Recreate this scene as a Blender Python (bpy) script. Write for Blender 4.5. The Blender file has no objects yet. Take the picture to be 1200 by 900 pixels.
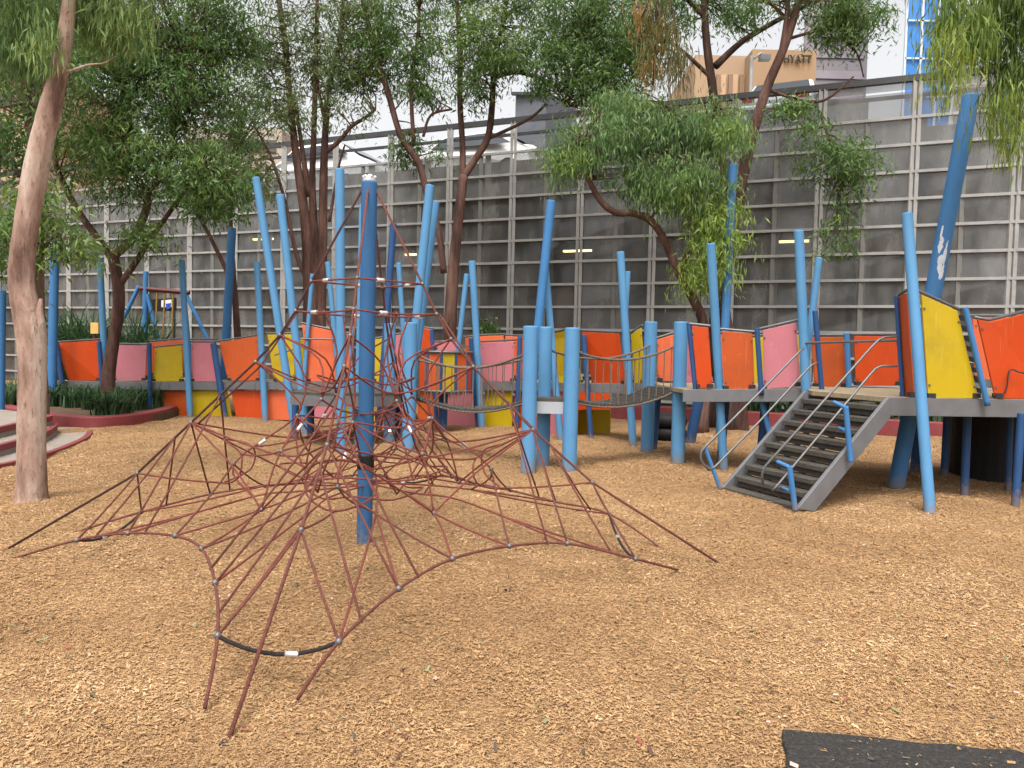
import bpy, bmesh, math, random
import numpy as np
from mathutils import Vector, Matrix

random.seed(7)
rng = np.random.default_rng(7)
S = bpy.context.scene
COL = S.collection
R = math.radians

# ------------------------------------------------------------------ camera model
EYE, PITCH, ROLL, F = 1.5, R(2.54), R(1.3), 900.0
cp, sp, cr, sr = math.cos(PITCH), math.sin(PITCH), math.cos(ROLL), math.sin(ROLL)
FWD, UP, RIGHT = Vector((0, cp, -sp)), Vector((0, sp, cp)), Vector((1, 0, 0))

def ray(px, py):
    u, v = (px - 600) / F, (450 - py) / F
    return FWD + RIGHT * (u * cr - v * sr) + UP * (u * sr + v * cr)

def P(px, py, Y):
    d = ray(px, py)
    return Vector((0, 0, EYE)) + d * (Y / d.y)

def G(px, py, z=0.0):
    d = ray(px, py)
    return Vector((0, 0, EYE)) + d * ((z - EYE) / d.z)

cam_data = bpy.data.cameras.new("camera")
cam = bpy.data.objects.new("camera", cam_data)
COL.objects.link(cam)
cx, cy, cz = RIGHT * cr + UP * sr, RIGHT * -sr + UP * cr, -FWD
cam.matrix_world = Matrix(((cx.x, cy.x, cz.x, 0), (cx.y, cy.y, cz.y, 0), (cx.z, cy.z, cz.z, EYE), (0, 0, 0, 1)))
cam_data.sensor_width, cam_data.lens = 36.0, 27.0
cam_data.clip_start, cam_data.clip_end = 0.05, 3000
S.camera = cam

# ------------------------------------------------------------------ materials
def srgb(r, g, b):
    f = lambda c: (c / 255) / 12.92 if c / 255 <= 0.04045 else ((c / 255 + 0.055) / 1.055) ** 2.4
    return (f(r), f(g), f(b), 1)

MATS = {}
def mat(name, col, rough=0.5, var=0.12, scale=6.0, metal=0.0, bump=0.0, bscale=60.0, spec=0.4, dirt=None, dscale=2.5, damt=0.5, splash=False, scratch=None):
    if name in MATS:
        return MATS[name]
    m = bpy.data.materials.new(name); m.use_nodes = True
    nt = m.node_tree; N, L = nt.nodes, nt.links
    b = N["Principled BSDF"]
    b.inputs["Roughness"].default_value = rough
    b.inputs["Metallic"].default_value = metal
    b.inputs["Specular IOR Level"].default_value = spec
    tc = N.new("ShaderNodeTexCoord")
    nz = N.new("ShaderNodeTexNoise"); nz.inputs["Scale"].default_value = scale; nz.inputs["Detail"].default_value = 6
    L.new(tc.outputs["Object"], nz.inputs["Vector"])
    mr = N.new("ShaderNodeMapRange"); mr.inputs[1].default_value = 0.3; mr.inputs[2].default_value = 0.7
    mr.inputs[3].default_value = 1 - var; mr.inputs[4].default_value = 1 + var
    L.new(nz.outputs["Fac"], mr.inputs[0])
    hs = N.new("ShaderNodeHueSaturation"); hs.inputs["Color"].default_value = col
    L.new(mr.outputs[0], hs.inputs["Value"])
    out = hs.outputs["Color"]
    if dirt:
        n2 = N.new("ShaderNodeTexNoise"); n2.inputs["Scale"].default_value = dscale; n2.inputs["Detail"].default_value = 8
        n2.inputs["Roughness"].default_value = 0.7
        L.new(tc.outputs["Object"], n2.inputs["Vector"])
        m2 = N.new("ShaderNodeMapRange"); m2.inputs[1].default_value = 0.52; m2.inputs[2].default_value = 0.72
        m2.inputs[4].default_value = damt
        L.new(n2.outputs["Fac"], m2.inputs[0])
        mx = N.new("ShaderNodeMix"); mx.data_type = 'RGBA'
        L.new(m2.outputs[0], mx.inputs[0]); L.new(out, mx.inputs[6]); mx.inputs[7].default_value = dirt
        out = mx.outputs[2]
    if splash:                                    # dried mud and dust stains where the posts meet the ground
        sz = N.new("ShaderNodeSeparateXYZ"); L.new(tc.outputs["Object"], sz.inputs[0])
        zr = N.new("ShaderNodeMapRange"); zr.inputs[1].default_value = 0.0; zr.inputs[2].default_value = 0.30; zr.inputs[3].default_value = .34; zr.inputs[4].default_value = -.12
        L.new(sz.outputs[2], zr.inputs[0])
        n5 = N.new("ShaderNodeTexNoise"); n5.inputs["Scale"].default_value = 26; n5.inputs["Detail"].default_value = 7; n5.inputs["Roughness"].default_value = .7
        L.new(tc.outputs["Object"], n5.inputs["Vector"])
        sm = N.new("ShaderNodeMath"); sm.operation = 'ADD'; L.new(n5.outputs["Fac"], sm.inputs[0]); L.new(zr.outputs[0], sm.inputs[1])
        m5 = N.new("ShaderNodeMapRange"); m5.inputs[1].default_value = .60; m5.inputs[2].default_value = .78; m5.inputs[4].default_value = .6
        L.new(sm.outputs[0], m5.inputs[0])
        x5 = N.new("ShaderNodeMix"); x5.data_type = 'RGBA'
        L.new(m5.outputs[0], x5.inputs[0]); L.new(out, x5.inputs[6]); x5.inputs[7].default_value = (.20, .145, .09, 1)
        out = x5.outputs[2]
    if scratch:
        for sc_, st_, th_, rot_ in ((34, .05, .63, .3), (46, .04, .655, 1.2), (9, 1, .66, 0)):
            mp6 = N.new("ShaderNodeMapping"); mp6.inputs["Scale"].default_value = (1, 1, st_); mp6.inputs["Rotation"].default_value = (0, rot_, 0)
            L.new(tc.outputs["Object"], mp6.inputs[0])
            n6 = N.new("ShaderNodeTexNoise"); n6.inputs["Scale"].default_value = sc_; n6.inputs["Detail"].default_value = 4
            L.new(mp6.outputs[0], n6.inputs["Vector"])
            m6 = N.new("ShaderNodeMapRange"); m6.inputs[1].default_value = th_; m6.inputs[2].default_value = th_ + .06; m6.inputs[4].default_value = .17
            L.new(n6.outputs["Fac"], m6.inputs[0])
            x6 = N.new("ShaderNodeMix"); x6.data_type = 'RGBA'
            L.new(m6.outputs[0], x6.inputs[0]); L.new(out, x6.inputs[6]); x6.inputs[7].default_value = scratch
            out = x6.outputs[2]
    L.new(out, b.inputs["Base Color"])
    r2 = N.new("ShaderNodeMapRange"); r2.inputs[3].default_value = max(0.02, rough - 0.1); r2.inputs[4].default_value = min(1, rough + 0.12)
    L.new(nz.outputs["Fac"], r2.inputs[0]); L.new(r2.outputs[0], b.inputs["Roughness"])
    if bump:
        n3 = N.new("ShaderNodeTexNoise"); n3.inputs["Scale"].default_value = bscale; n3.inputs["Detail"].default_value = 5
        L.new(tc.outputs["Object"], n3.inputs["Vector"])
        bp = N.new("ShaderNodeBump"); bp.inputs["Strength"].default_value = bump; bp.inputs["Distance"].default_value = 0.02
        L.new(n3.outputs["Fac"], bp.inputs["Height"]); L.new(bp.outputs[0], b.inputs["Normal"])
    MATS[name] = m
    return m

def emit(name, col, s):
    m = bpy.data.materials.new(name); m.use_nodes = True
    b = m.node_tree.nodes["Principled BSDF"]
    b.inputs["Base Color"].default_value = col
    b.inputs["Emission Color"].default_value = col; b.inputs["Emission Strength"].default_value = s
    return m

DUST = (0.30, 0.24, 0.17, 1)
LBLUE = mat("light_blue_paint", srgb(82, 132, 172), 0.55, 0.07, 3, dirt=(0.10, 0.20, 0.30, 1), dscale=3, damt=0.35, spec=0.22, splash=True)
MBLUE = mat("mid_blue_paint", srgb(62, 112, 160), 0.55, 0.07, 3, dirt=(0.07, 0.14, 0.24, 1), dscale=3, damt=0.35, spec=0.22, splash=True)
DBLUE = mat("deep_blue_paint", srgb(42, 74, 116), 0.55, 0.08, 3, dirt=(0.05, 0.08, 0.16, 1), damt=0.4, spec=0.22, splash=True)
MAST = mat("mast_blue_paint", srgb(48, 90, 132), 0.55, 0.08, 4, dirt=(0.05, 0.10, 0.17, 1), damt=0.4, spec=0.22, splash=True)
PAN = {
    'r': mat("red_orange_panel", srgb(184, 64, 14), 0.38, 0.05, 1.5, dirt=(0.28, 0.05, 0.012, 1), dscale=1.8, damt=0.5, scratch=(.62, .22, .10, 1)),
    'o': mat("orange_panel", srgb(188, 82, 32), 0.4, 0.06, 1.5, dirt=(0.30, 0.075, 0.025, 1), dscale=1.8, damt=0.5, scratch=(.62, .28, .14, 1)),
    'p': mat("peach_panel", srgb(204, 96, 58), 0.4, 0.06, 1.5, dirt=(0.40, 0.11, 0.05, 1), dscale=1.8, damt=0.5, scratch=(.70, .34, .20, 1)),
    'b': mat("brown_orange_panel", srgb(172, 74, 26), 0.4, 0.06, 1.5, dirt=(0.24, 0.06, 0.018, 1), dscale=1.8, damt=0.5, scratch=(.56, .24, .10, 1)),
    'y': mat("yellow_panel", srgb(176, 150, 16), 0.4, 0.05, 1.5, dirt=(0.28, 0.21, 0.025, 1), dscale=1.8, damt=0.5, scratch=(.62, .52, .16, 1)),
    'k': mat("pink_panel", srgb(180, 108, 117), 0.42, 0.05, 1.5, dirt=(0.32, 0.11, 0.135, 1), dscale=1.8, damt=0.4, scratch=(.62, .34, .38, 1)),
}
STEEL = mat("galvanised_steel", srgb(104, 104, 104), 0.45, 0.12, 12, metal=0.5, dirt=(0.12, 0.12, 0.11, 1), damt=0.5)
FASCIA = mat("grey_fascia", srgb(100, 100, 102), 0.5, 0.10, 8, dirt=(0.11, 0.10, 0.09, 1), dscale=3, damt=0.6)
PALEF = mat("pale_fascia", srgb(158, 162, 168), 0.45, 0.06, 8, dirt=(0.3, 0.3, 0.3, 1), damt=0.4)
TREAD = mat("grey_timber", srgb(70, 66, 60), 0.75, 0.25, 25, bump=0.4, dirt=(0.06, 0.055, 0.045, 1), dscale=6, damt=0.6)
DECKM = mat("deck_board", srgb(140, 124, 100), 0.8, 0.2, 20, bump=0.3, dirt=(0.1, 0.08, 0.06, 1), damt=0.5)
BLACK = mat("black_rubber", srgb(15, 15, 16), 0.7, 0.2, 10)
BRACK = mat("dark_bracket", srgb(40, 42, 46), 0.5, 0.2, 10)
ROPE = mat("red_brown_rope", srgb(114, 64, 54), 0.75, 0.22, 40, bump=0.8, bscale=260, dirt=(0.10, 0.035, 0.03, 1), dscale=9, damt=0.7)
ROPE2 = mat("bright_red_rope", srgb(130, 66, 56), 0.75, 0.22, 40, bump=0.8, bscale=260, dirt=(0.12, 0.045, 0.035, 1), dscale=9, damt=0.6)
ROPED = mat("dark_red_rope", srgb(72, 40, 36), 0.75, 0.22, 40, bump=0.8, bscale=260, dirt=(0.05, 0.02, 0.02, 1), dscale=9, damt=0.7)
ROPEB = mat("black_rope", srgb(44, 36, 36), 0.75, 0.2, 40, bump=0.8, bscale=260)
ROPEG = mat("grey_rope", srgb(112, 100, 88), 0.85, 0.25, 40, bump=0.8, bscale=200)
FERR = mat("aluminium_ferrule", srgb(205, 205, 205), 0.3, 0.1, 20, metal=0.6)
REDK = mat("red_painted_kerb", srgb(120, 50, 52), 0.6, 0.12, 5, bump=0.2, dirt=(0.16, 0.07, 0.06, 1), dscale=4, damt=0.6)
CONC = mat("pale_concrete", srgb(134, 124, 114), 0.85, 0.12, 5, bump=0.3, dirt=(0.2, 0.16, 0.12, 1), dscale=3, damt=0.6)
DCONC = mat("dark_concrete", srgb(92, 92, 92), 0.85, 0.15, 2, bump=0.2, dirt=(0.07, 0.065, 0.06, 1), damt=0.6)
FRAME = mat("grey_facade_frame", srgb(146, 145, 142), 0.5, 0.10, 5, dirt=(0.14, 0.13, 0.12, 1), dscale=1.5, damt=0.6)
WHITE = mat("white_paint", srgb(225, 226, 226), 0.35, 0.04, 4)
SOIL = mat("garden_soil", srgb(86, 66, 46), 0.95, 0.3, 20, bump=0.8, dirt=(0.20, 0.13, 0.07, 1), dscale=14, damt=0.8)

def bark(name, c1, c2, c3, scale=3.0, stretch=0.25, bump=0.5):
    m = bpy.data.materials.new(name); m.use_nodes = True
    nt = m.node_tree; N, L = nt.nodes, nt.links; b = N["Principled BSDF"]
    b.inputs["Roughness"].default_value = 0.85; b.inputs["Specular IOR Level"].default_value = 0.2
    tc = N.new("ShaderNodeTexCoord"); mp = N.new("ShaderNodeMapping"); mp.inputs["Scale"].default_value = (1, 1, stretch)
    L.new(tc.outputs["Object"], mp.inputs["Vector"])
    n1 = N.new("ShaderNodeTexNoise"); n1.inputs["Scale"].default_value = scale; n1.inputs["Detail"].default_value = 8; n1.inputs["Roughness"].default_value = 0.65
    L.new(mp.outputs[0], n1.inputs["Vector"])
    r = N.new("ShaderNodeValToRGB"); e = r.color_ramp.elements
    e[0].position, e[0].color = 0.36, c1
    e[1].position, e[1].color = 0.50, c2
    x = e.new(0.62); x.color = c3
    L.new(n1.outputs["Fac"], r.inputs[0])
    n2 = N.new("ShaderNodeTexNoise"); n2.inputs["Scale"].default_value = scale * 7; n2.inputs["Detail"].default_value = 8; n2.inputs["Roughness"].default_value = 0.75
    L.new(mp.outputs[0], n2.inputs["Vector"])
    m2 = N.new("ShaderNodeMapRange"); m2.inputs[1].default_value = 0.55; m2.inputs[2].default_value = 0.66; m2.inputs[4].default_value = 0.75
    L.new(n2.outputs["Fac"], m2.inputs[0])
    mx = N.new("ShaderNodeMix"); mx.data_type = 'RGBA'
    L.new(m2.outputs[0], mx.inputs[0]); L.new(r.outputs[0], mx.inputs[6]); mx.inputs[7].default_value = (c1[0] * .45, c1[1] * .45, c1[2] * .45, 1)
    L.new(mx.outputs[2], b.inputs["Base Color"])
    bp = N.new("ShaderNodeBump"); bp.inputs["Strength"].default_value = bump; bp.inputs["Distance"].default_value = 0.03
    L.new(n2.outputs["Fac"], bp.inputs["Height"]); L.new(bp.outputs[0], b.inputs["Normal"])
    return m

BARKP = bark("pink_smooth_bark", srgb(104, 80, 70), srgb(156, 128, 114), srgb(184, 166, 152), 4.0, 0.28, 0.6)
BARKR = bark("red_brown_bark", srgb(50, 36, 32), srgb(84, 60, 52), srgb(106, 80, 70), 4, 0.2)
BARKD = bark("dark_brown_bark", srgb(44, 32, 28), srgb(72, 54, 46), srgb(98, 78, 66), 4, 0.2)
BARKG = bark("grey_brown_bark", srgb(62, 48, 42), srgb(98, 80, 68), srgb(126, 108, 94), 4, 0.2)

def leafmat(name, c1, c2, c3):
    m = bpy.data.materials.new(name); m.use_nodes = True
    nt = m.node_tree; N, L = nt.nodes, nt.links
    N.remove(N["Principled BSDF"]); out = N["Material Output"]
    at = N.new("ShaderNodeAttribute"); at.attribute_name = "tint"
    r = N.new("ShaderNodeValToRGB"); e = r.color_ramp.elements
    e[0].position, e[0].color = 0.0, c1
    e[1].position, e[1].color = 1.0, c3
    x = e.new(0.55); x.color = c2
    L.new(at.outputs["Fac"], r.inputs[0])
    d = N.new("ShaderNodeBsdfDiffuse"); t = N.new("ShaderNodeBsdfTranslucent"); g = N.new("ShaderNodeBsdfGlossy")
    g.inputs["Roughness"].default_value = 0.55; g.inputs["Color"].default_value = (.5, .5, .5, 1)
    L.new(r.outputs[0], d.inputs["Color"]); L.new(r.outputs[0], t.inputs["Color"])
    m1 = N.new("ShaderNodeMixShader"); m1.inputs[0].default_value = 0.42
    L.new(d.outputs[0], m1.inputs[1]); L.new(t.outputs[0], m1.inputs[2])
    m2 = N.new("ShaderNodeMixShader"); m2.inputs[0].default_value = 0.05
    L.new(m1.outputs[0], m2.inputs[1]); L.new(g.outputs[0], m2.inputs[2])
    L.new(m2.outputs[0], out.inputs[0])
    return m

LEAFD = leafmat("deep_green_leaf", (0.045, 0.098, 0.025, 1), (0.109, 0.203, 0.050, 1), (0.236, 0.308, 0.062, 1))
LEAFM = leafmat("mid_green_leaf", (0.060, 0.130, 0.042, 1), (0.135, 0.240, 0.075, 1), (0.290, 0.370, 0.100, 1))
LEAFB = leafmat("bright_green_leaf", (0.078, 0.141, 0.024, 1), (0.167, 0.253, 0.041, 1), (0.323, 0.374, 0.061, 1))
LEAFG = leafmat("grey_green_leaf", (0.064, 0.108, 0.039, 1), (0.144, 0.194, 0.066, 1), (0.255, 0.286, 0.094, 1))
LEAFV = leafmat("vivid_young_leaf", (0.11, 0.19, 0.035, 1), (0.23, 0.34, 0.06, 1), (0.40, 0.47, 0.09, 1))
LEAFY = leafmat("orange_dry_leaf", (0.096, 0.102, 0.030, 1), (0.216, 0.156, 0.036, 1), (0.300, 0.156, 0.042, 1))
STRAP = leafmat("strappy_dark_leaf", (0.020, 0.055, 0.020, 1), (0.050, 0.110, 0.040, 1), (0.120, 0.180, 0.080, 1))

# ------------------------------------------------------------------ mesh builder
class MB:
    def __init__(s):
        s.v, s.f, s.sm = [], [], []
    def add(s, vs, fs, smooth=False):
        o = len(s.v); s.v += [tuple(v) for v in vs]
        s.f += [tuple(i + o for i in f) for f in fs]; s.sm += [smooth] * len(fs)
        return s
    def box(s, c, size, rz=0.0):
        x, y, z = [k / 2 for k in size]; ca, sa = math.cos(rz), math.sin(rz); c = Vector(c)
        vs = [c + Vector((a * x * ca - b * y * sa, a * x * sa + b * y * ca, d * z)) for a, b, d in
              ((-1, -1, -1), (1, -1, -1), (1, 1, -1), (-1, 1, -1), (-1, -1, 1), (1, -1, 1), (1, 1, 1), (-1, 1, 1))]
        return s.add(vs, [(3, 2, 1, 0), (4, 5, 6, 7), (0, 1, 5, 4), (1, 2, 6, 5), (2, 3, 7, 6), (3, 0, 4, 7)])
    def bar(s, a, b, w, h):
        a, b = Vector(a), Vector(b); d = (b - a).normalized()
        side = d.cross(Vector((0, 0, 1)))
        side = side.normalized() if side.length > 1e-4 else Vector((1, 0, 0))
        up = side.cross(d); sx, uy = side * (w / 2), up * (h / 2)
        vs = [a - sx - uy, a + sx - uy, a + sx + uy, a - sx + uy, b - sx - uy, b + sx - uy, b + sx + uy, b - sx + uy]
        return s.add(vs, [(0, 1, 2, 3), (7, 6, 5, 4), (0, 4, 5, 1), (1, 5, 6, 2), (2, 6, 7, 3), (3, 7, 4, 0)])
    def slab(s, pts, t, direction=None):
        pts = [Vector(p) for p in pts]; n = len(pts)
        if direction is None:
            nn = (pts[1] - pts[0]).cross(pts[2] - pts[0]).normalized()
            if nn.y < 0: nn = -nn
            direction = nn
        back = [p + direction * t for p in pts]
        fs = [tuple(range(n)), tuple(range(2 * n - 1, n - 1, -1))]
        fs += [(i, i + n, (i + 1) % n + n, (i + 1) % n) for i in range(n)]
        return s.add(pts + back, fs)
    def tube(s, pts, r, n=8, cap=True):
        pts = [Vector(p) for p in pts]
        if len(pts) == 2 and not hasattr(r, '__len__'):
            k_ = min(.2, .012 / max((pts[1] - pts[0]).length, 1e-6)); pts = [pts[0], pts[0].lerp(pts[1], k_), pts[0].lerp(pts[1], 1 - k_), pts[1]]
        m = len(pts)
        rs = list(r) if hasattr(r, '__len__') else [r] * m
        prev = None; vs = []
        for i in range(m):
            t = (pts[min(i + 1, m - 1)] - pts[max(i - 1, 0)]).normalized()
            if prev is None:
                a = Vector((0, 0, 1)) if abs(t.z) < .9 else Vector((1, 0, 0)); u = t.cross(a).normalized()
            else:
                u = (prev - t * prev.dot(t))
                u = u.normalized() if u.length > 1e-5 else t.cross(Vector((0, 1, 0))).normalized()
            prev = u; w = t.cross(u)
            vs += [pts[i] + (u * math.cos(2 * math.pi * k / n) + w * math.sin(2 * math.pi * k / n)) * rs[i] for k in range(n)]
        o = len(s.v)
        fs = [(i * n + k, i * n + (k + 1) % n, (i + 1) * n + (k + 1) % n, (i + 1) * n + k) for i in range(m - 1) for k in range(n)]
        s.add(vs, fs, True)
        if cap:
            s.f += [tuple(o + k for k in range(n))[::-1], tuple(o + (m - 1) * n + k for k in range(n))]; s.sm += [False, False]
        return s
    def ball(s, c, r, n=8, sq=(1, 1, 1)):
        c = Vector(c); vs = []; rings = n // 2
        for i in range(rings + 1):
            a = math.pi * i / rings
            for k in range(n):
                b = 2 * math.pi * k / n
                vs.append(c + Vector((math.sin(a) * math.cos(b) * r * sq[0], math.sin(a) * math.sin(b) * r * sq[1], math.cos(a) * r * sq[2])))
        return s.add(vs, [(i * n + k, (i + 1) * n + k, (i + 1) * n + (k + 1) % n, i * n + (k + 1) % n) for i in range(rings) for k in range(n)], True)
    def build(s, name, m, parent=None):
        me = bpy.data.meshes.new(name); me.from_pydata(s.v, [], s.f)
        me.polygons.foreach_set("use_smooth", s.sm)
        me.materials.append(m); me.update()
        return link(name, me, parent)

def link(name, me, parent=None):
    o = bpy.data.objects.new(name, me); COL.objects.link(o)
    if parent is not None: adopt(o, parent)
    return o

def adopt(o, parent):
    o.parent = parent
    if parent.type == 'EMPTY':
        o.matrix_parent_inverse = Matrix.Translation(-parent.location)

def thing(name, label, cat, loc=(0, 0, 0), group=None):
    o = bpy.data.objects.new(name, None); COL.objects.link(o); o.location = loc; o.empty_display_size = 0.2
    return tag(o, label, cat, group)

def tag(o, label=None, cat=None, group=None, kind=None):
    if label: o["label"] = label
    if cat: o["category"] = cat
    if group: o["group"] = group
    if kind: o["kind"] = kind
    return o

def bevel(o, w=0.006, seg=2):
    b = o.modifiers.new("bevel", 'BEVEL'); b.width = w; b.segments = seg; b.limit_method = 'ANGLE'; b.angle_limit = R(40)
    return o

def crom(pts, k=6, closed=False):
    pts = [Vector(p) for p in pts]; n = len(pts); out = []
    for i in range(n if closed else n - 1):
        if closed: a, b, c, d = pts[i - 1], pts[i], pts[(i + 1) % n], pts[(i + 2) % n]
        else: a, b, c, d = pts[max(i - 1, 0)], pts[i], pts[i + 1], pts[min(i + 2, n - 1)]
        for j in range(k):
            t = j / k
            out.append(0.5 * ((2 * b) + (c - a) * t + (2 * a - 5 * b + 4 * c - d) * t * t + (3 * b - a - 3 * c + d) * t ** 3))
    if not closed: out.append(pts[-1])
    return out

def sag(a, b, s, k=6):
    a, b = Vector(a), Vector(b)
    return [a.lerp(b, i / k) - Vector((0, 0, s * 4 * (i / k) * (1 - i / k))) for i in range(k + 1)]

# ------------------------------------------------------------------ ground
def gz(x, y):
    return 1.5 * (0.018 * np.sin(x * 1.7 + 0.6 * y) * np.cos(y * 1.3 - 0.4 * x) + 0.014 * np.sin(3.1 * x - 1.7 * y + 1.0)
            + 0.008 * np.sin(6.3 * x + 2.0) * np.sin(5.7 * y)) * np.clip((30 - y) / 10, 0, 1) * (1 - np.exp(-(np.maximum(.95 - x, 0) ** 2 + np.maximum(y - 3.1, 0) ** 2) / .2))

def ground_material():
    m = bpy.data.materials.new("woodchip_ground"); m.use_nodes = True
    nt = m.node_tree; N, L = nt.nodes, nt.links; b = N["Principled BSDF"]
    b.inputs["Roughness"].default_value = 0.95; b.inputs["Specular IOR Level"].default_value = 0.15
    tc = N.new("ShaderNodeTexCoord")
    v = N.new("ShaderNodeTexVoronoi"); v.inputs["Scale"].default_value = 75; v.inputs["Randomness"].default_value = 1
    mp = N.new("ShaderNodeMapping"); mp.inputs["Scale"].default_value = (1, 1.6, 1); mp.inputs["Rotation"].default_value = (0, 0, 0.6)
    n0 = N.new("ShaderNodeTexNoise"); n0.inputs["Scale"].default_value = 12; n0.inputs["Detail"].default_value = 3
    ad = N.new("ShaderNodeVectorMath"); ad.operation = 'MULTIPLY_ADD'; ad.inputs[1].default_value = (.12, .12, .12)
    L.new(tc.outputs["Object"], n0.inputs["Vector"]); L.new(n0.outputs["Color"], ad.inputs[0]); L.new(tc.outputs["Object"], ad.inputs[2])
    L.new(ad.outputs[0], mp.inputs["Vector"]); L.new(mp.outputs[0], v.inputs["Vector"])
    r = N.new("ShaderNodeValToRGB"); e = r.color_ramp.elements
    e[0].position, e[0].color = 0.0, srgb(120, 92, 64)
    e[1].position, e[1].color = 1.0, srgb(182, 150, 112)
    for p, c in ((0.25, srgb(124, 94, 66)), (0.55, srgb(148, 114, 80)), (0.8, srgb(164, 130, 92))):
        q = e.new(p); q.color = c
    sx = N.new("ShaderNodeSeparateColor"); L.new(v.outputs["Color"], sx.inputs[0]); L.new(sx.outputs[0], r.inputs[0])
    n1 = N.new("ShaderNodeTexNoise"); n1.inputs["Scale"].default_value = 0.7; n1.inputs["Detail"].default_value = 6
    L.new(tc.outputs["Object"], n1.inputs["Vector"])
    m1 = N.new("ShaderNodeMapRange"); m1.inputs[1].default_value = .3; m1.inputs[2].default_value = .7; m1.inputs[3].default_value = .84; m1.inputs[4].default_value = 1.1
    L.new(n1.outputs["Fac"], m1.inputs[0])
    h = N.new("ShaderNodeHueSaturation"); L.new(r.outputs[0], h.inputs["Color"]); L.new(m1.outputs[0], h.inputs["Value"])
    L.new(h.outputs[0], b.inputs["Base Color"])
    bp = N.new("ShaderNodeBump"); bp.inputs["Strength"].default_value = 0.7; bp.inputs["Distance"].default_value = 0.02
    L.new(v.outputs["Distance"], bp.inputs["Height"]); L.new(bp.outputs[0], b.inputs["Normal"])
    return m

def make_ground():
    xs = np.concatenate([[-400, -120, -60, -40], np.arange(-30, 30.1, 0.25), [40, 60, 120, 400]])
    ys = np.concatenate([[-200, -60, -20, -8], np.arange(-3, 34.1, 0.25), [45, 70, 130, 300, 900]])
    X, Y = np.meshgrid(xs, ys); Z = gz(X, Y) * (np.abs(X) < 29) * (Y > -3)
    vs = np.stack([X, Y, Z], -1).reshape(-1, 3); nx = len(xs)
    fs = [(j * nx + i, j * nx + i + 1, (j + 1) * nx + i + 1, (j + 1) * nx + i) for j in range(len(ys) - 1) for i in range(nx - 1)]
    me = bpy.data.meshes.new("ground"); me.from_pydata(vs.tolist(), [], fs); me.update()
    me.polygons.foreach_set("use_smooth", [True] * len(fs))
    me.materials.append(ground_material())
    tag(link("ground", me), kind="structure")
make_ground()

def flakes(name, centers, length, width, yaw, tilt, tint, material, roof=0.3, roll=None):
    """many small chips or leaves: a ridge of two faces each, one mesh"""
    n = len(centers)
    d = np.stack([np.cos(yaw) * np.cos(tilt), np.sin(yaw) * np.cos(tilt), np.sin(tilt)], -1)
    s = np.stack([-np.sin(yaw), np.cos(yaw), np.zeros(n)], -1)
    u = np.cross(d, s)
    if roll is not None:
        s, u = s * np.cos(roll)[:, None] + u * np.sin(roll)[:, None], u * np.cos(roll)[:, None] - s * np.sin(roll)[:, None]
    l, w = (length / 2)[:, None], (width / 2)[:, None]
    up = u * w * roof
    V = np.empty((n, 6, 3))
    V[:, 0] = centers - d * l - s * w; V[:, 1] = centers + d * l * .9 - s * w
    V[:, 2] = centers - d * l * .95 + up * 2; V[:, 3] = centers + d * l + up * 2
    V[:, 4] = centers - d * l * .85 + s * w; V[:, 5] = centers + d * l * .95 + s * w
    base = np.arange(n)[:, None] * 6
    Fq = np.concatenate([base + [0, 1, 3, 2], base + [2, 3, 5, 4]], 1).reshape(-1, 4)
    return quads(name, V.reshape(-1, 3), Fq, np.repeat(tint, 6), material)

def quads(name, V, Fq, tint, material):
    me = bpy.data.meshes.new(name)
    me.vertices.add(len(V)); me.vertices.foreach_set("co", V.astype(np.float32).ravel())
    me.loops.add(Fq.size); me.loops.foreach_set("vertex_index", Fq.astype(np.int32).ravel())
    me.polygons.add(len(Fq)); me.polygons.foreach_set("loop_start", np.arange(0, Fq.size, 4, dtype=np.int32))
    a = me.attributes.new("tint", 'FLOAT', 'POINT'); a.data.foreach_set("value", tint.astype(np.float32))
    me.materials.append(material); me.update(calc_edges=True)
    return me

def chip_material():
    m = bpy.data.materials.new("wood_chip"); m.use_nodes = True
    nt = m.node_tree; N, L = nt.nodes, nt.links; b = N["Principled BSDF"]
    b.inputs["Roughness"].default_value = 0.9; b.inputs["Specular IOR Level"].default_value = 0.2
    at = N.new("ShaderNodeAttribute"); at.attribute_name = "tint"
    r = N.new("ShaderNodeValToRGB"); e = r.color_ramp.elements
    e[0].position, e[0].color = 0.0, srgb(94, 72, 52)
    e[1].position, e[1].color = 1.0, srgb(196, 168, 132)
    for p, c in ((0.12, srgb(116, 88, 62)), (0.4, srgb(146, 114, 80)), (0.7, srgb(164, 130, 92)), (0.9, srgb(180, 146, 108))):
        q = e.new(p); q.color = c
    L.new(at.outputs["Fac"], r.inputs[0]); L.new(r.outputs[0], b.inputs["Base Color"])
    return m

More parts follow.
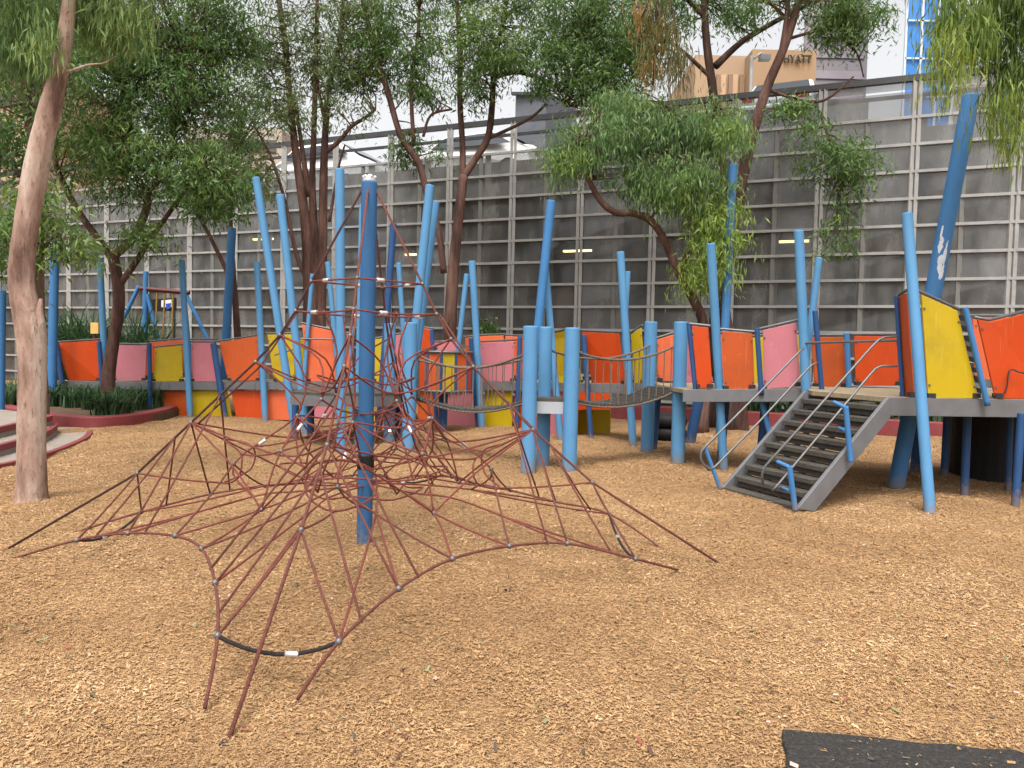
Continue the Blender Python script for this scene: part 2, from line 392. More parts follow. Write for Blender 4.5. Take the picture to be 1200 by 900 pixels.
MAT_POLY = None
def make_chips():
    # even scatter, thinning with distance
    n = 900000
    y = 1.5 + 13.0 * rng.random(n) ** 1.35
    x = (rng.random(n) * 2 - 1) * (y * 0.74 + 0.8)
    keep = rng.random(n) < np.clip((y / 5.0) ** -0.2, 0, 1)
    x, y = x[keep], y[keep]
    # the paving, planter and mat stay mostly clear of chips
    pl = ~((x < -6.9) & (y > 8.6))
    m0, m1 = G(917, 852), G(1330, 893)
    inmat = ((x > m0.x + .02 + .1 * (m0.y - y)) & (y < m0.y + (x - m0.x) * (m1.y - m0.y) / (m1.x - m0.x)))
    pl &= ~((x > m0.x + .02 + .1 * (m0.y - y)) & (y < m0.y + (x - m0.x) * (m1.y - m0.y) / (m1.x - m0.x)) & (rng.random(len(x)) > .02))
    x, y, inmat = x[pl], y[pl], inmat[pl]
    n = len(x)
    c = np.stack([x, y, np.where(inmat, .038, gz(x, y)) + rng.random(n) * 0.012], -1)
    L = rng.gamma(4, 0.0031, n).clip(0.005, 0.038) * np.clip(0.75 + y * .05, .8, 1.4); W = L * rng.uniform(0.15, 0.42, n)
    clump = 0.5 + 0.5 * np.sin(x * 9.1 + 3 * np.sin(y * 5.3)) * np.sin(y * 8.3 + 2 * np.sin(x * 6.1))
    damp = .10 * np.sin(x * 1.3 + 1.7 * np.sin(y * .9)) * np.sin(y * 1.7 + 1.3 * np.sin(x * .8 + 1)) + .08 * np.sin(x * 3.3 + 2 * np.sin(y * 2.1)) * np.sin(y * 3.9 + np.sin(x * 2.7))
    for (hx, hy, hr) in ((-2.3, 3.9, .7), (.1, 4.0, .9), (-.6, 3.4, .5), (2.4, 7.0, .6), (1.6, 5.2, .5), (-1.2, 2.6, .5), (3.2, 6.2, .8)):
        damp -= .16 * np.exp(-((x - hx) ** 2 + ((y - hy) * 1.5) ** 2) / hr ** 2)
    me = flakes("woodchips", c, L, W, rng.uniform(0, 6.283, n), rng.normal(0, 0.24, n), np.clip(rng.beta(2.6, 2.2, n) * .72 + .12 * clump + .18 + damp, 0, 1), chip_material(), 0.35, rng.normal(0, .35, n))
    tag(link("woodchips", me), kind="stuff")
make_chips()

def make_litter():
    n = 700
    y = 1.9 + 9 * rng.random(n) ** 1.3; x = (rng.random(n) * 2 - 1) * (y * .72)
    c = np.stack([x, y, gz(x, y) + np.where((x > .9) & (y < 3.0), .042, .016)], -1)
    L = rng.uniform(0.015, 0.05, n); W = L * rng.uniform(.12, .35, n)
    m = bpy.data.materials.new("leaf_litter"); m.use_nodes = True
    N, Lk = m.node_tree.nodes, m.node_tree.links; b = N["Principled BSDF"]; b.inputs["Roughness"].default_value = .8
    at = N.new("ShaderNodeAttribute"); at.attribute_name = "tint"; r = N.new("ShaderNodeValToRGB"); r.color_ramp.interpolation = 'CONSTANT'
    e = r.color_ramp.elements; e[0].color = srgb(92, 96, 60); e[1].position = .93; e[1].color = srgb(184, 150, 140)
    for p, k in ((.25, srgb(84, 58, 44)), (.5, srgb(122, 128, 92)), (.62, srgb(136, 72, 56)), (.74, srgb(110, 82, 58)), (.84, srgb(70, 66, 62))):
        q = e.new(p); q.color = k
    Lk.new(at.outputs["Fac"], r.inputs[0]); Lk.new(r.outputs[0], b.inputs["Base Color"])
    t = rng.random(n)
    big = t > .9; L[big] *= .8; W[big] = L[big] * .6
    me = flakes("leaf_litter", c, L, W, rng.uniform(0, 6.28, n), rng.normal(0, .2, n), t, m, .25, rng.normal(0, .3, n))
    tag(link("leaf_litter", me), kind="stuff")
make_litter()

# black rubber mat, bottom right
def make_mat():
    m = mat("rubber_crumb", srgb(50, 47, 45), 0.95, 0.4, 60, bump=0.9, bscale=140, dirt=(0.12, 0.10, 0.08, 1), dscale=30, damt=0.5)
    a, b, c, d = G(917, 852, .035), G(1330, 893, .035), G(1420, 1100, .035), G(945, 1100, .035)
    top = []
    for p, q in ((a, b), (b, c), (c, d), (d, a)):
        for i in range(12):
            t = p.lerp(q, i / 12); top.append(t + Vector((random.uniform(-.012, .012), random.uniform(-.012, .012), 0)))
    mb = MB().slab(top, 0.075, Vector((0, 0, -1)))
    o = bevel(mb.build("rubber_mat", m), .008)
    tag(o, "black rubber mat set in the woodchips at the bottom right corner", "rubber mat")
make_mat()

# ------------------------------------------------------------------ climbing net
def make_net():
    base = G(427, 640); mx, my = base.x, base.y
    top = P(433, 207, my)
    t = thing("climbing_net", "red-brown rope climbing net stretched from a blue central mast over woodchips", "climbing net", base)
    O = Vector((mx, my, 0)); lean = Vector((top.x - mx, 0, 0)) / top.z
    MB().tube([O + Vector((0, 0, -.1)), O + lean * top.z + Vector((0, 0, top.z - .04))], 0.058, 24).build("mast", MAST, t)
    Tp = O + lean * top.z + Vector((0, 0, top.z))
    cap = MB().tube([Tp + Vector((0, 0, -.04)), Tp + Vector((0, 0, -.005))], .05, 16)
    for k in range(6):
        a = k * math.pi / 3
        cap.ball(Tp + Vector((.042 * math.cos(a), .042 * math.sin(a), -.004)), .013, 8)
    cap.ball(Tp + Vector((0, 0, .0)), .02, 8)
    cap.build("mast_cap", FERR, t)
    zc = 1.5 - (541 - 406) * my / 900
    MB().tube([O + lean * zc + Vector((0, 0, zc - .05)), O + lean * zc + Vector((0, 0, zc + .05))], .064, 20).build("mast_collar", BLACK, t)
    # anchor directions: left, front, right, back
    anch = [G(-8, 645), G(262, 868), G(857, 661), Vector((mx + .25, my + 2.75, 0))]
    D = []
    for a in anch:
        d = a - O; d.z = 0; D.append((d.normalized(), d.length))
    prof = [(2.84, .03), (1.97, .41), (1.75, .52), (1.57, .63), (1.37, .80), (.92, 1.25), (.55, 1.66), (0.0, 2.65)]
    def rad(h):
        for (h1, r1), (h2, r2) in zip(prof, prof[1:]):
            if h2 <= h <= h1: return r1 + (r2 - r1) * (h1 - h) / (h1 - h2)
    def M(k, h):
        d, L = D[k % 4]; return O + lean * h + d * rad(h) * (L / 2.65 if h < .9 else 1) + Vector((0, 0, h))
    def I(k, h, r):
        d, L = D[k % 4]; return O + lean * h + d * r + Vector((0, 0, h))
    def Q(k, h, r, skew=0):
        d = D[k % 4][0] * (1 - skew) + D[(k + 1) % 4][0] * (1 + skew)
        return O + lean * h + d.normalized() * r + Vector((0, 0, h))
    def axis(h, a=0, r=.062):
        return O + lean * h + Vector((r * math.cos(a), r * math.sin(a), h))
    RR = .0068
    def rope(name, pts, m=None, r=RR):
        m = m or (ROPE2 if name in ("web_rope", "loop_rope", "ring_rope", "floor_rope") else ROPE)
        return MB().tube(pts, r, 7).build(name, m, t)
    for k in range(4):
        rope("guy_rope", [Tp + (M(k, 1.97) - Tp).normalized() * .03] + [M(k, h) for h in (1.97, 1.75, 1.57, 1.37, .92, .55)] + [anch[k] - Vector((0, 0, .05))], ROPED if k in (0,) else ROPE, .009)
        rope("guy_rope", [M(k, 1.75) + Vector((.02, .0, 0)), M(k, 1.37) + Vector((.03, .02, -.03)), M(k, .92) + Vector((.03, .03, -.02))], ROPE, RR)
        MB().tube([anch[k] + Vector((0, 0, -.08)), anch[k] + Vector((0, 0, -.012))], .02, 10).build("ground_anchor", BRACK, t)
    def ring(h, s=0.012, m=None):
        pts = []
        for k in range(4): pts += sag(M(k, h), M(k + 1, h), s)[:-1]
        pts.append(pts[0]); rope("ring_rope", pts, m)
    ring(1.97, .0); ring(1.75, .015)
    # boundary ropes near the ground (front two traced, back two mirrored)
    bl = [G(10, 656), G(90, 633, .16), G(150, 625, .27), G(205, 628, .31), G(236, 643, .30), G(252, 683, .28), G(255, 745, .20), G(240, 830)]
    br = [G(348, 820), G(397, 752, .20), G(467, 690, .28), G(530, 655, .31), G(597, 640, .31), G(665, 637, .27), G(745, 655, .18), G(795, 668)]
    def mirror(pts):
        return [Vector((p.x, 2 * my - .35 - p.y, p.z)) for p in pts]
    bbl, bbr = mirror(bl)[::-1], mirror(br)[::-1]
    bounds = {0: bl, 1: br, 2: bbr, 3: bbl}   # k: between anchor k and k+1
    for k in range(4):
        rope("boundary_rope", crom(bounds[k], 5), ROPE, .0082)
    # corner loops, hanging between the two boundary ropes near each anchor
    for k in range(4):
        a = bounds[(k - 1) % 4][-2]; b = bounds[k][1]
        rope("corner_rope", sag(a, b, .07, 10), ROPEB, .0098)
        c = a.lerp(b, .62) - Vector((0, 0, .066)); d = (b - a).normalized()
        MB().tube([c - d * .03, c + d * .03], .014, 8).build("rope_ferrule", FERR, t)
    # ropes from the boundary up to the main ropes
    for k in range(4):
        B = bounds[k]; n = k + 1
        for (i, kk, h) in ((1, k, .55), (2, k, .92), (6, n, .55), (5, n, .92)):
            rope("riser_rope", sag(B[i], M(kk, h), .01, 3))
        for (i, kk, h) in ((3, k, .92), (4, n, .92)):
            rope("riser_rope", sag(B[i], I(kk, .62, .95), .02, 4))
        for (i, kk, h) in ((1, k, .92), (6, n, .92), (2, k, 1.37), (5, n, 1.37)):
            rope("riser_rope", sag(B[i].lerp(B[i + (1 if i < 4 else -1)], .35), M(kk, h).lerp(M(kk, .55), .3), .015, 3))
        # inner floor net
        fl = Q(k, .40, .86); fa, fb = Q(k, .42, .80, -.55), Q(k, .42, .80, .55)
        rope("floor_rope", crom([B[2], fa, Q(k, .45, .45, -.4), axis(.47, k)], 4))
        rope("floor_rope", crom([B[5], fb, Q(k, .45, .45, .4), axis(.47, k + .8)], 4))
        rope("floor_rope", crom([B[3], fl, Q(k, .5, .42)], 4))
        rope("floor_rope", sag(B[4], fl, .01, 3))
        rope("floor_rope", sag(B[1], fa, .015, 4)); rope("floor_rope", sag(B[6], fb, .015, 4))
        # upper web: from the main ropes inward
        q1, q2 = Q(k, 1.12, .40), Q(k, .78, .72)
        i1, i2 = I(k, .98, .50), I(n, .98, .50)
        rope("web_rope", crom([M(k, 1.57), Q(k, 1.40, .36, -.35), q1], 4)); rope("web_rope", crom([M(n, 1.57), Q(k, 1.40, .36, .35), q1], 4))
        rope("web_rope", crom([q1, q2, fl], 4))
        rope("web_rope", crom([M(k, .92), q2 + Vector((0, 0, -.03)), M(n, .92)], 5))
        rope("web_rope", crom([M(k, 1.37), I(k, 1.15, .55), i1, I(k, .62, .95), fa], 4))
        rope("web_rope", sag(i1, q2, .02, 4)); rope("web_rope", sag(i2, q2, .02, 4))
        rope("web_rope", sag(q1, axis(1.0, k * 1.57 + 2.5), .03, 4))
        rope("web_rope", crom([M(k, .92), Q(k, .66, .95, -.5), fl], 4)); rope("web_rope", crom([M(n, .92), Q(k, .66, .95, .5), fl], 4))
        rope("web_rope", crom([M(k, 1.37), q1 + Vector((0, 0, .05)), M(n, 1.37)], 5))
        rope("web_rope", [i1, axis(.66, k * 1.57 + 2.8)])
        rope("web_rope", crom([M(k, 1.57), I(k, 1.25, .44), i1], 3))
        rope("web_rope", crom([M(k, 1.75).lerp(M(n, 1.75), .5), Q(k, 1.45, .27), q1], 3))
        rope("web_rope", crom([i1, Q(k, .72, .50, -.45), Q(k, .46, .42)], 3)); rope("web_rope", crom([i2, Q(k, .72, .50, .45), Q(k, .46, .42)], 3))
        rope("loop_rope", crom([I(k, .80, 1.02), Q(k, .72, .88, -.62), Q(k, .55, .9, -.6), I(k, .48, 1.02), Q(k - 1, .55, .9, .6), Q(k - 1, .72, .88, .62)], 4, True) + [I(k, .80, 1.02)])
        rope("web_rope", sag(M(k, .92), I(k, .80, 1.02), .0, 2)); rope("web_rope", sag(I(k, .48, 1.02), M(k, .55), .01, 3))
        rope("web_rope", sag(Q(k, .72, .88, -.62), q2, .02, 4)); rope("web_rope", sag(Q(k, .72, .88, .62), q2, .02, 4))
    rings = []
    for h, r, s in ((1.28, .36, 0), (.98, .50, .0), (.62, .62, .0), (.46, .44, 0)):
        pts = []
        for k in range(4):
            pts += [I(k, h, r), Q(k, h - .05, r * .85)]
        rope("ring_rope", crom(pts, 4, True) + [pts[0]])
    # ferrules and clamps
    for k in range(4):
        for h in (1.97, 1.75):
            a, b = M(k, h), M(k + 1, h); d = (b - a).normalized(); c = a.lerp(b, .34) - Vector((0, 0, .0 if h > 1.9 else .013))
            MB().tube([c - d * .03, c + d * .03], .015, 8).build("rope_ferrule", FERR, t)
        for a, b in ((Q(k, 1.12, .40), Q(k, .78, .72)), (I(k, .98, .5), I(k, .62, .95))):
            d = (b - a).normalized(); c = a.lerp(b, .55)
            MB().tube([c - d * .03, c + d * .03], .0145, 8).build("rope_ferrule", FERR, t)
    def clamp(p, r): MB().ball(p, r, 8).build("rope_clamp", STEEL, t)
    for k in range(4):
        for h in (1.97, 1.75, 1.57, 1.37, .92, .55): clamp(M(k, h), .017)
        for p in bounds[k][1:-1]: clamp(p, .018)
        for p in (Q(k, 1.12, .4), Q(k, .78, .72), I(k, .98, .5), Q(k, .40, .86), I(k, .62, .95)): clamp(p, .017)
make_net()

# ------------------------------------------------------------------ poles and stumps
def pole_mesh(a, b, r, m, name, parent=None, n=20):
    a, b = Vector(a), Vector(b); d = (b - a).normalized()
    mb = MB().tube([a - d * .05, a, b - d * .026, b - d * .014, b - d * .004, b], [r, r, r, r, r * .97, r * .88], n)
    return mb.build(name, m, parent)

def wpx(w, Y): return w / 2 * Y / 900

def stump(px_t, py_t, px_b, py_b, w, label, m=LBLUE):
    b = G(px_b, py_b); tp = P(px_t, py_t, b.y)
    o = pole_mesh(b, tp, wpx(w, b.y), m, "stump_post", None, 28)
    tag(o, label, "post", "thick blue stump posts of the rope bridges")
    return b
def free_pole(top, bot, w, Y, label, m=MBLUE):
    b = P(bot[0], bot[1], Y); tp = P(top[0], top[1], Y)
    d = (tp - b)
    b = b - d * (b.z / d.z)          # run the pole down to the ground
    o = pole_mesh(b, tp, wpx(w, Y), m, "blue_pole")
    tag(o, label, "pole", "tall leaning blue poles")
    return o

stump(622, 382, 619, 552, 17.5, "light blue stump post at left of the pale grey platform edge")
stump(671, 384, 667, 552, 17.5, "light blue stump post at right of the pale grey platform edge")
stump(640, 383, 636, 545, 15.5, "light blue stump post standing behind the pale grey platform")
stump(798, 377, 794, 541, 16, "light blue stump post at front of the bridge's right end, before the walkway")
stump(763, 377, 758, 531, 15, "light blue stump post at rear of the bridge's right end, beside a yellow panel")
stump(457, 379, 456, 519, 13.5, "light blue stump post just right of the net mast, behind the ropes")
stump(481, 378, 479, 529, 16, "broad light blue stump post under two crossed tall poles")

free_pole((1138, 112), (1050, 570), 18.5, 9.0, "tall leaning blue pole with white paint scuff above the yellow panel", MBLUE)
def scuff(o_, a, b, r, spans):
    d = (b - a).normalized(); v = (Vector((0, 0, EYE)) - a); v = (v - d * v.dot(d)).normalized(); w_ = d.cross(v)
    mb = MB()
    for t0, ang0, ln, wd_ in spans:
        c = a.lerp(b, t0); ring = []
        for i in range(18):
            th = 2 * math.pi * i / 18; k = random.uniform(.6, 1.15)
            an = ang0 + wd_ * k * math.cos(th); ring.append(c + d * ln * k * math.sin(th) + (v * math.cos(an) + w_ * math.sin(an)) * (r * 1.012))
        mb.add([c + (v * math.cos(ang0) + w_ * math.sin(ang0)) * (r * 1.02)] + ring, [(0, 1 + i, 1 + (i + 1) % 18) for i in range(18)])
    mb.build("paint_scuff", mat("bare_white_scuff", srgb(196, 200, 204), .6, .15, 30), o_)
bp0, bp1 = P(1050, 570, 9.0), P(1138, 112, 9.0)
scuff(bpy.data.objects["blue_pole"], bp0, bp1, wpx(18.5, 9.0), [(.575, .2, .13, .5), (.615, -.2, .11, .35), (.55, .55, .10, .3), (.60, .5, .16, .2), (.645, -.35, .10, .15)])
free_pole((859, 193), (849, 400), 10, 14.2, "blue pole partly behind bright green foliage of the bent tree", MBLUE)
free_pole((646, 235), (630, 390), 10.5, 12.6, "tall darker blue pole rising behind the rope bridge stump posts", MBLUE)
free_pole((638, 300), (646, 392), 8, 12.9, "shorter pale blue pole crossing the darker one behind the stumps", LBLUE)
free_pole((504, 217), (478, 470), 10.5, 12.2, "tall leaning blue pole, left of the crossed pair by the mast", LBLUE)
free_pole((511, 236), (484, 452), 8.5, 12.6, "leaning pale blue pole overlapping a taller twin right of the mast", LBLUE)
free_pole((461, 262), (450, 420), 8, 13.5, "dark blue pole with a black knob right behind the mast", DBLUE)
free_pole((272, 267), (265, 395), 9.5, 17.5, "dark blue pole in front of a thin brown trunk, left of net", MBLUE)
free_pole((300, 208), (337, 447), 9, 13.0, "tall blue pole tilted left, tallest above the yellow panel", LBLUE)
free_pole((328, 228), (352, 447), 9, 12.8, "blue pole tilted left beside a taller parallel pole", LBLUE)
free_pole((398, 198), (400, 532), 11, 10.7, "tall upright pale blue pole just left of the net mast", LBLUE)
free_pole((64, 290), (62, 400), 10, 16.0, "blue pole with dark top beside the dark trunk at left", MBLUE)
free_pole((1, 340), (0, 430), 11, 13.0, "blue pole cut by the left picture edge", MBLUE)
free_pole((117, 302), (122, 410), 7, 16.6, "slim blue pole just left of the forked tree trunk", LBLUE)
free_pole((424, 240), (419, 460), 6, 11.8, "slim pale blue pole hugging the left of the mast", LBLUE)
free_pole((553, 306), (561, 440), 8, 14.3, "slim blue pole tilted left, by pink panel behind the net", LBLUE)
free_pole((547, 321), (537, 410), 6, 15.2, "thin blue pole tilted right, left of pink panel", LBLUE)
free_pole((467, 308), (473, 390), 6, 15.0, "thin blue pole in front of the glass wall right of mast", LBLUE)
free_pole((384, 307), (392, 390), 6, 15.4, "thin blue pole tilted left over the peach panel", LBLUE)
free_pole((366, 321), (361, 385), 5, 15.4, "thinnest blue pole before the multi-stem trunk", LBLUE)

# ------------------------------------------------------------------ walkways
def panel(parent, quad, YL, YR, colour, rail=True, thick=.022, extra=None, name="panel"):
    """quad: TL, TR, BR, BL in picture points, left edge standing at depth YL, right edge at YR"""
    TL, TR, BR, BL = quad
    pts = [P(*TL, YL), P(*TR, YR), P(*BR, YR), P(*BL, YL)]
    if extra:                                     # a dip or peak along the top edge
        mid = P(*extra, YL + (YR - YL) * (extra[0] - TL[0]) / (TR[0] - TL[0])); pts = [pts[0], mid] + pts[1:]
    mb = MB().slab(pts, thick)
    o = bevel(mb.build(name, PAN[colour], parent), .004, 1)
    if rail:
        top = pts[:3] if extra else pts[:2]
        e = (top[-1] - top[0]).normalized() * .04
        tp = [top[0] - e] + top[1:-1] + [top[-1] + e]
        MB().tube([q + Vector((0, .02, .028)) for q in tp], .017, 8).build("top_rail", STEEL, parent)
    # fixing brackets at the corners
    if thick > .02 and rail:
        for q, s in ((pts[-1], 1), (pts[-2], -1)):
            MB().box(q + Vector((s * .03, .02, .03)), (.08, .07, .05)).build("bracket", BRACK, o)
        for q in (pts[0].lerp(pts[-1], .1), pts[0].lerp(pts[-1], .9), pts[-3 if extra else 1].lerp(pts[-2], .1), pts[1].lerp(pts[-2], .9)):
            MB().box(q.lerp(sum(pts, Vector()) / len(pts), .08) + Vector((0, -.004, 0)), (.02, .012, .02)).build("bolt", STEEL, o)
    return o

def post(parent, top, bot, w, Y, m=LBLUE, Yt=None, name="post"):
    q0, q1 = P(bot[0], bot[1], Y), P(top[0], top[1], Yt or Y)
    if q0.z < .3: q0 = q0 + (q1 - q0) * ((-.03 - q0.z) / (q1.z - q0.z))
    return pole_mesh(q0, q1, wpx(w, Y), m, name, parent, 14)

def deck_piece(parent, poly, t=.05, m=DECKM, name="deck"):
    return MB().slab(poly, t, Vector((0, 0, -1))).build(name, m, parent)

def fascia(parent, a, b, h, m=FASCIA, name="fascia", t=.03):
    a, b = Vector(a), Vector(b); n = (b - a).cross(Vector((0, 0, 1))).normalized()
    if n.y > 0: n = -n
    pts = [a + n * .004, b + n * .004, b + n * .004 - Vector((0, 0, h)), a + n * .004 - Vector((0, 0, h))]
    o = MB().slab(pts, t, n).build(name, m, parent)
    return bevel(o, .004, 1)

# --- right hand raised walkway: landing above the stairs, right platform and middle deck
ZD = 1.10
rw = thing("raised_walkway", "raised grey-edged walkway with orange, pink and yellow panels beside the stairs", "walkway", (3.9, 9, 0))
V3 = lambda x, y, z=ZD: Vector((x, y, z))
deck_piece(rw, [V3(3.87, 7.93), V3(6.6, 8.25), V3(6.6, 10.4), V3(3.62, 10.4), V3(3.68, 9.62), V3(3.5, 8.95)])
deck_piece(rw, [V3(2.26, 10.12, 1.03), V3(3.675, 9.62), V3(3.615, 10.4), V3(3.55, 11.0), V3(2.1, 11.9, 1.04)])
fascia(rw, V3(3.87, 7.93), V3(6.6, 8.25), .19); fascia(rw, V3(2.26, 10.12, 1.03), V3(3.675, 9.62), .165)
fascia(rw, V3(6.6, 10.43), V3(3.62, 10.43), .19)
# right platform panels
panel(rw, ((1052, 350), (1064, 343), (1074, 466), (1058, 466)), 8.25, 7.95, 'b')
panel(rw, ((1080, 345), (1122, 364), (1147, 467), (1088, 467)), 7.97, 8.02, 'y')
panel(rw, ((1146, 374), (1232, 360), (1232, 468), (1167, 467)), 8.05, 8.22, 'r', extra=(1160, 378))
panel(rw, ((1082, 352), (1124, 372), (1128, 440), (1082, 440)), 10.2, 10.2, 'y', rail=False)
panel(rw, ((1140, 372), (1230, 372), (1230, 445), (1143, 445)), 10.2, 10.2, 'p')
# slatted climbing ladder seen in the gap
for i in range(8):
    a, b = P(1124 + i * 2.4, 372 + i * 12, 8.9), P(1136 + i * 2.4, 375 + i * 12, 8.9)
    MB().bar(a, b, .05, .05).build("ladder_rung", BRACK, rw)
for q in ((1152, 438, 1160, 436, 1163, 446),):
    g = [P(1177, 461, 8.05), P(1180, 452, 8.05), P(1181, 441, 8.05), P(1184, 433, 8.05), P(1194, 436, 8.05), P(1204, 438, 8.06)]
    MB().tube([v + Vector((0, -.004, 0)) for v in crom(g, 4)], .008, 6).build("scribble_mark", BRACK, rw)
post(rw, (1063, 250), (1090, 605), 13, 7.4, LBLUE, 7.9)
post(rw, (1131, 360), (1156, 470), 6.5, 7.95, MBLUE, 7.97)
post(rw, (1050, 346), (1058, 466), 5, 8.15, DBLUE)
for (x, y0, xb, yb, w, m) in ((1110, 488, 1106, 559, 8, DBLUE), (1134, 488, 1130, 579, 9, DBLUE), (1184, 486, 1181, 573, 7, DBLUE), (1197, 488, 1190, 590, 9, DBLUE)):
    b = G(xb, yb); post(rw, (x, y0 - 4), (xb, yb), w, b.y, m, name="leg")
# landing rear panels
panel(rw, ((951, 395), (990, 395), (991, 454), (955, 454)), 10.35, 10.35, 'b')
panel(rw, ((1001, 394), (1053, 394), (1055, 452), (1003, 452)), 10.33, 10.33, 'r')
post(rw, (955, 364), (963, 456), 6, 9.5, DBLUE); post(rw, (992, 390), (995, 456), 6.5, 10.2, MBLUE)
post(rw, (936, 270), (945, 470), 11, 9.5, LBLUE); post(rw, (960, 302), (945, 420), 8, 9.75, LBLUE)
MB().tube([P(940, 402, 9.5), P(1052, 399, 8.3)], .014, 8).build("rail", STEEL, rw)
# middle deck panels, front edge
panel(rw, ((811, 382), (830, 384), (835, 455), (817, 455)), 10.05, 9.98, 'r')
panel(rw, ((846, 388), (882, 391), (884, 456), (849, 457)), 9.95, 9.85, 'b')
panel(rw, ((894, 387), (933, 378), (938, 453), (895, 456)), 9.8, 9.64, 'k')
# rear edge
panel(rw, ((770, 398), (792, 391), (797, 447), (771, 447)), 11.9, 11.85, 'p')
panel(rw, ((800, 396), (822, 392), (836, 452), (800, 452)), 11.8, 11.5, 'k')
panel(rw, ((840, 392), (860, 392), (860, 452), (840, 452)), 11.5, 11.3, 'p')
panel(rw, ((880, 396), (903, 394), (903, 452), (880, 452)), 11.2, 11.05, 'y'); panel(rw, ((920, 392), (944, 392), (944, 452), (920, 452)), 11.0, 10.9, 'y')
post(rw, (833, 285), (848, 545), 10, 10.15, LBLUE, 9.85); 
post(rw, (887, 384), (892, 458), 6, 9.75, DBLUE); post(rw, (807, 378), (815, 457), 5.5, 10.1, DBLUE)
b = G(808, 521); post(rw, (819, 468), (808, 521), 12, b.y, DBLUE, name="leg")
b = G(902, 512); post(rw, (889, 456), (903, 512), 6.5, 9.9, MBLUE, name="leg")
b = G(742, 523); post(rw, (727, 295), (742, 523), 9, b.y, LBLUE); post(rw, (736, 318), (729, 440), 6, 12.7, LBLUE)
post(rw, (757, 384), (762, 470), 5.5, 11.95, DBLUE); 
b = G(878, 555)
for (xx, yy, y2) in ((3.0, 10.9, 1.0), (3.4, 10.4, 1.0), (2.2, 11.8, 1.0), (5.4, 10.2, 1.0), (6.3, 8.6, 1.0)):
    pole_mesh((xx, yy, 0), (xx + .05, yy, y2), .06, DBLUE, "leg", rw, 12)

# black play drum under the right platform
dc = G(1180, 563); dc = Vector((dc.x, dc.y + .3, 0))
dm = MB()
n = 28
for i in range(n):
    a0, a1 = 2 * math.pi * i / n, 2 * math.pi * (i + 1) / n
    dm.add([dc + Vector((.5 * math.cos(a0), .5 * math.sin(a0), -.02)), dc + Vector((.5 * math.cos(a1), .5 * math.sin(a1), -.02)),
            dc + Vector((.5 * math.cos(a1), .5 * math.sin(a1), .82)), dc + Vector((.5 * math.cos(a0), .5 * math.sin(a0), .82))], [(0, 1, 2, 3)], True)
dm.tube([dc + Vector((.5 * math.cos(2 * math.pi * i / n), .5 * math.sin(2 * math.pi * i / n), .82)) for i in range(n + 1)], .02, 6)
dm.tube([dc + Vector((0, 0, .74)), dc + Vector((0, 0, .76))], .49, 28)
tag(dm.build("play_drum", BLACK), "black round drum standing under the right platform", "drum")

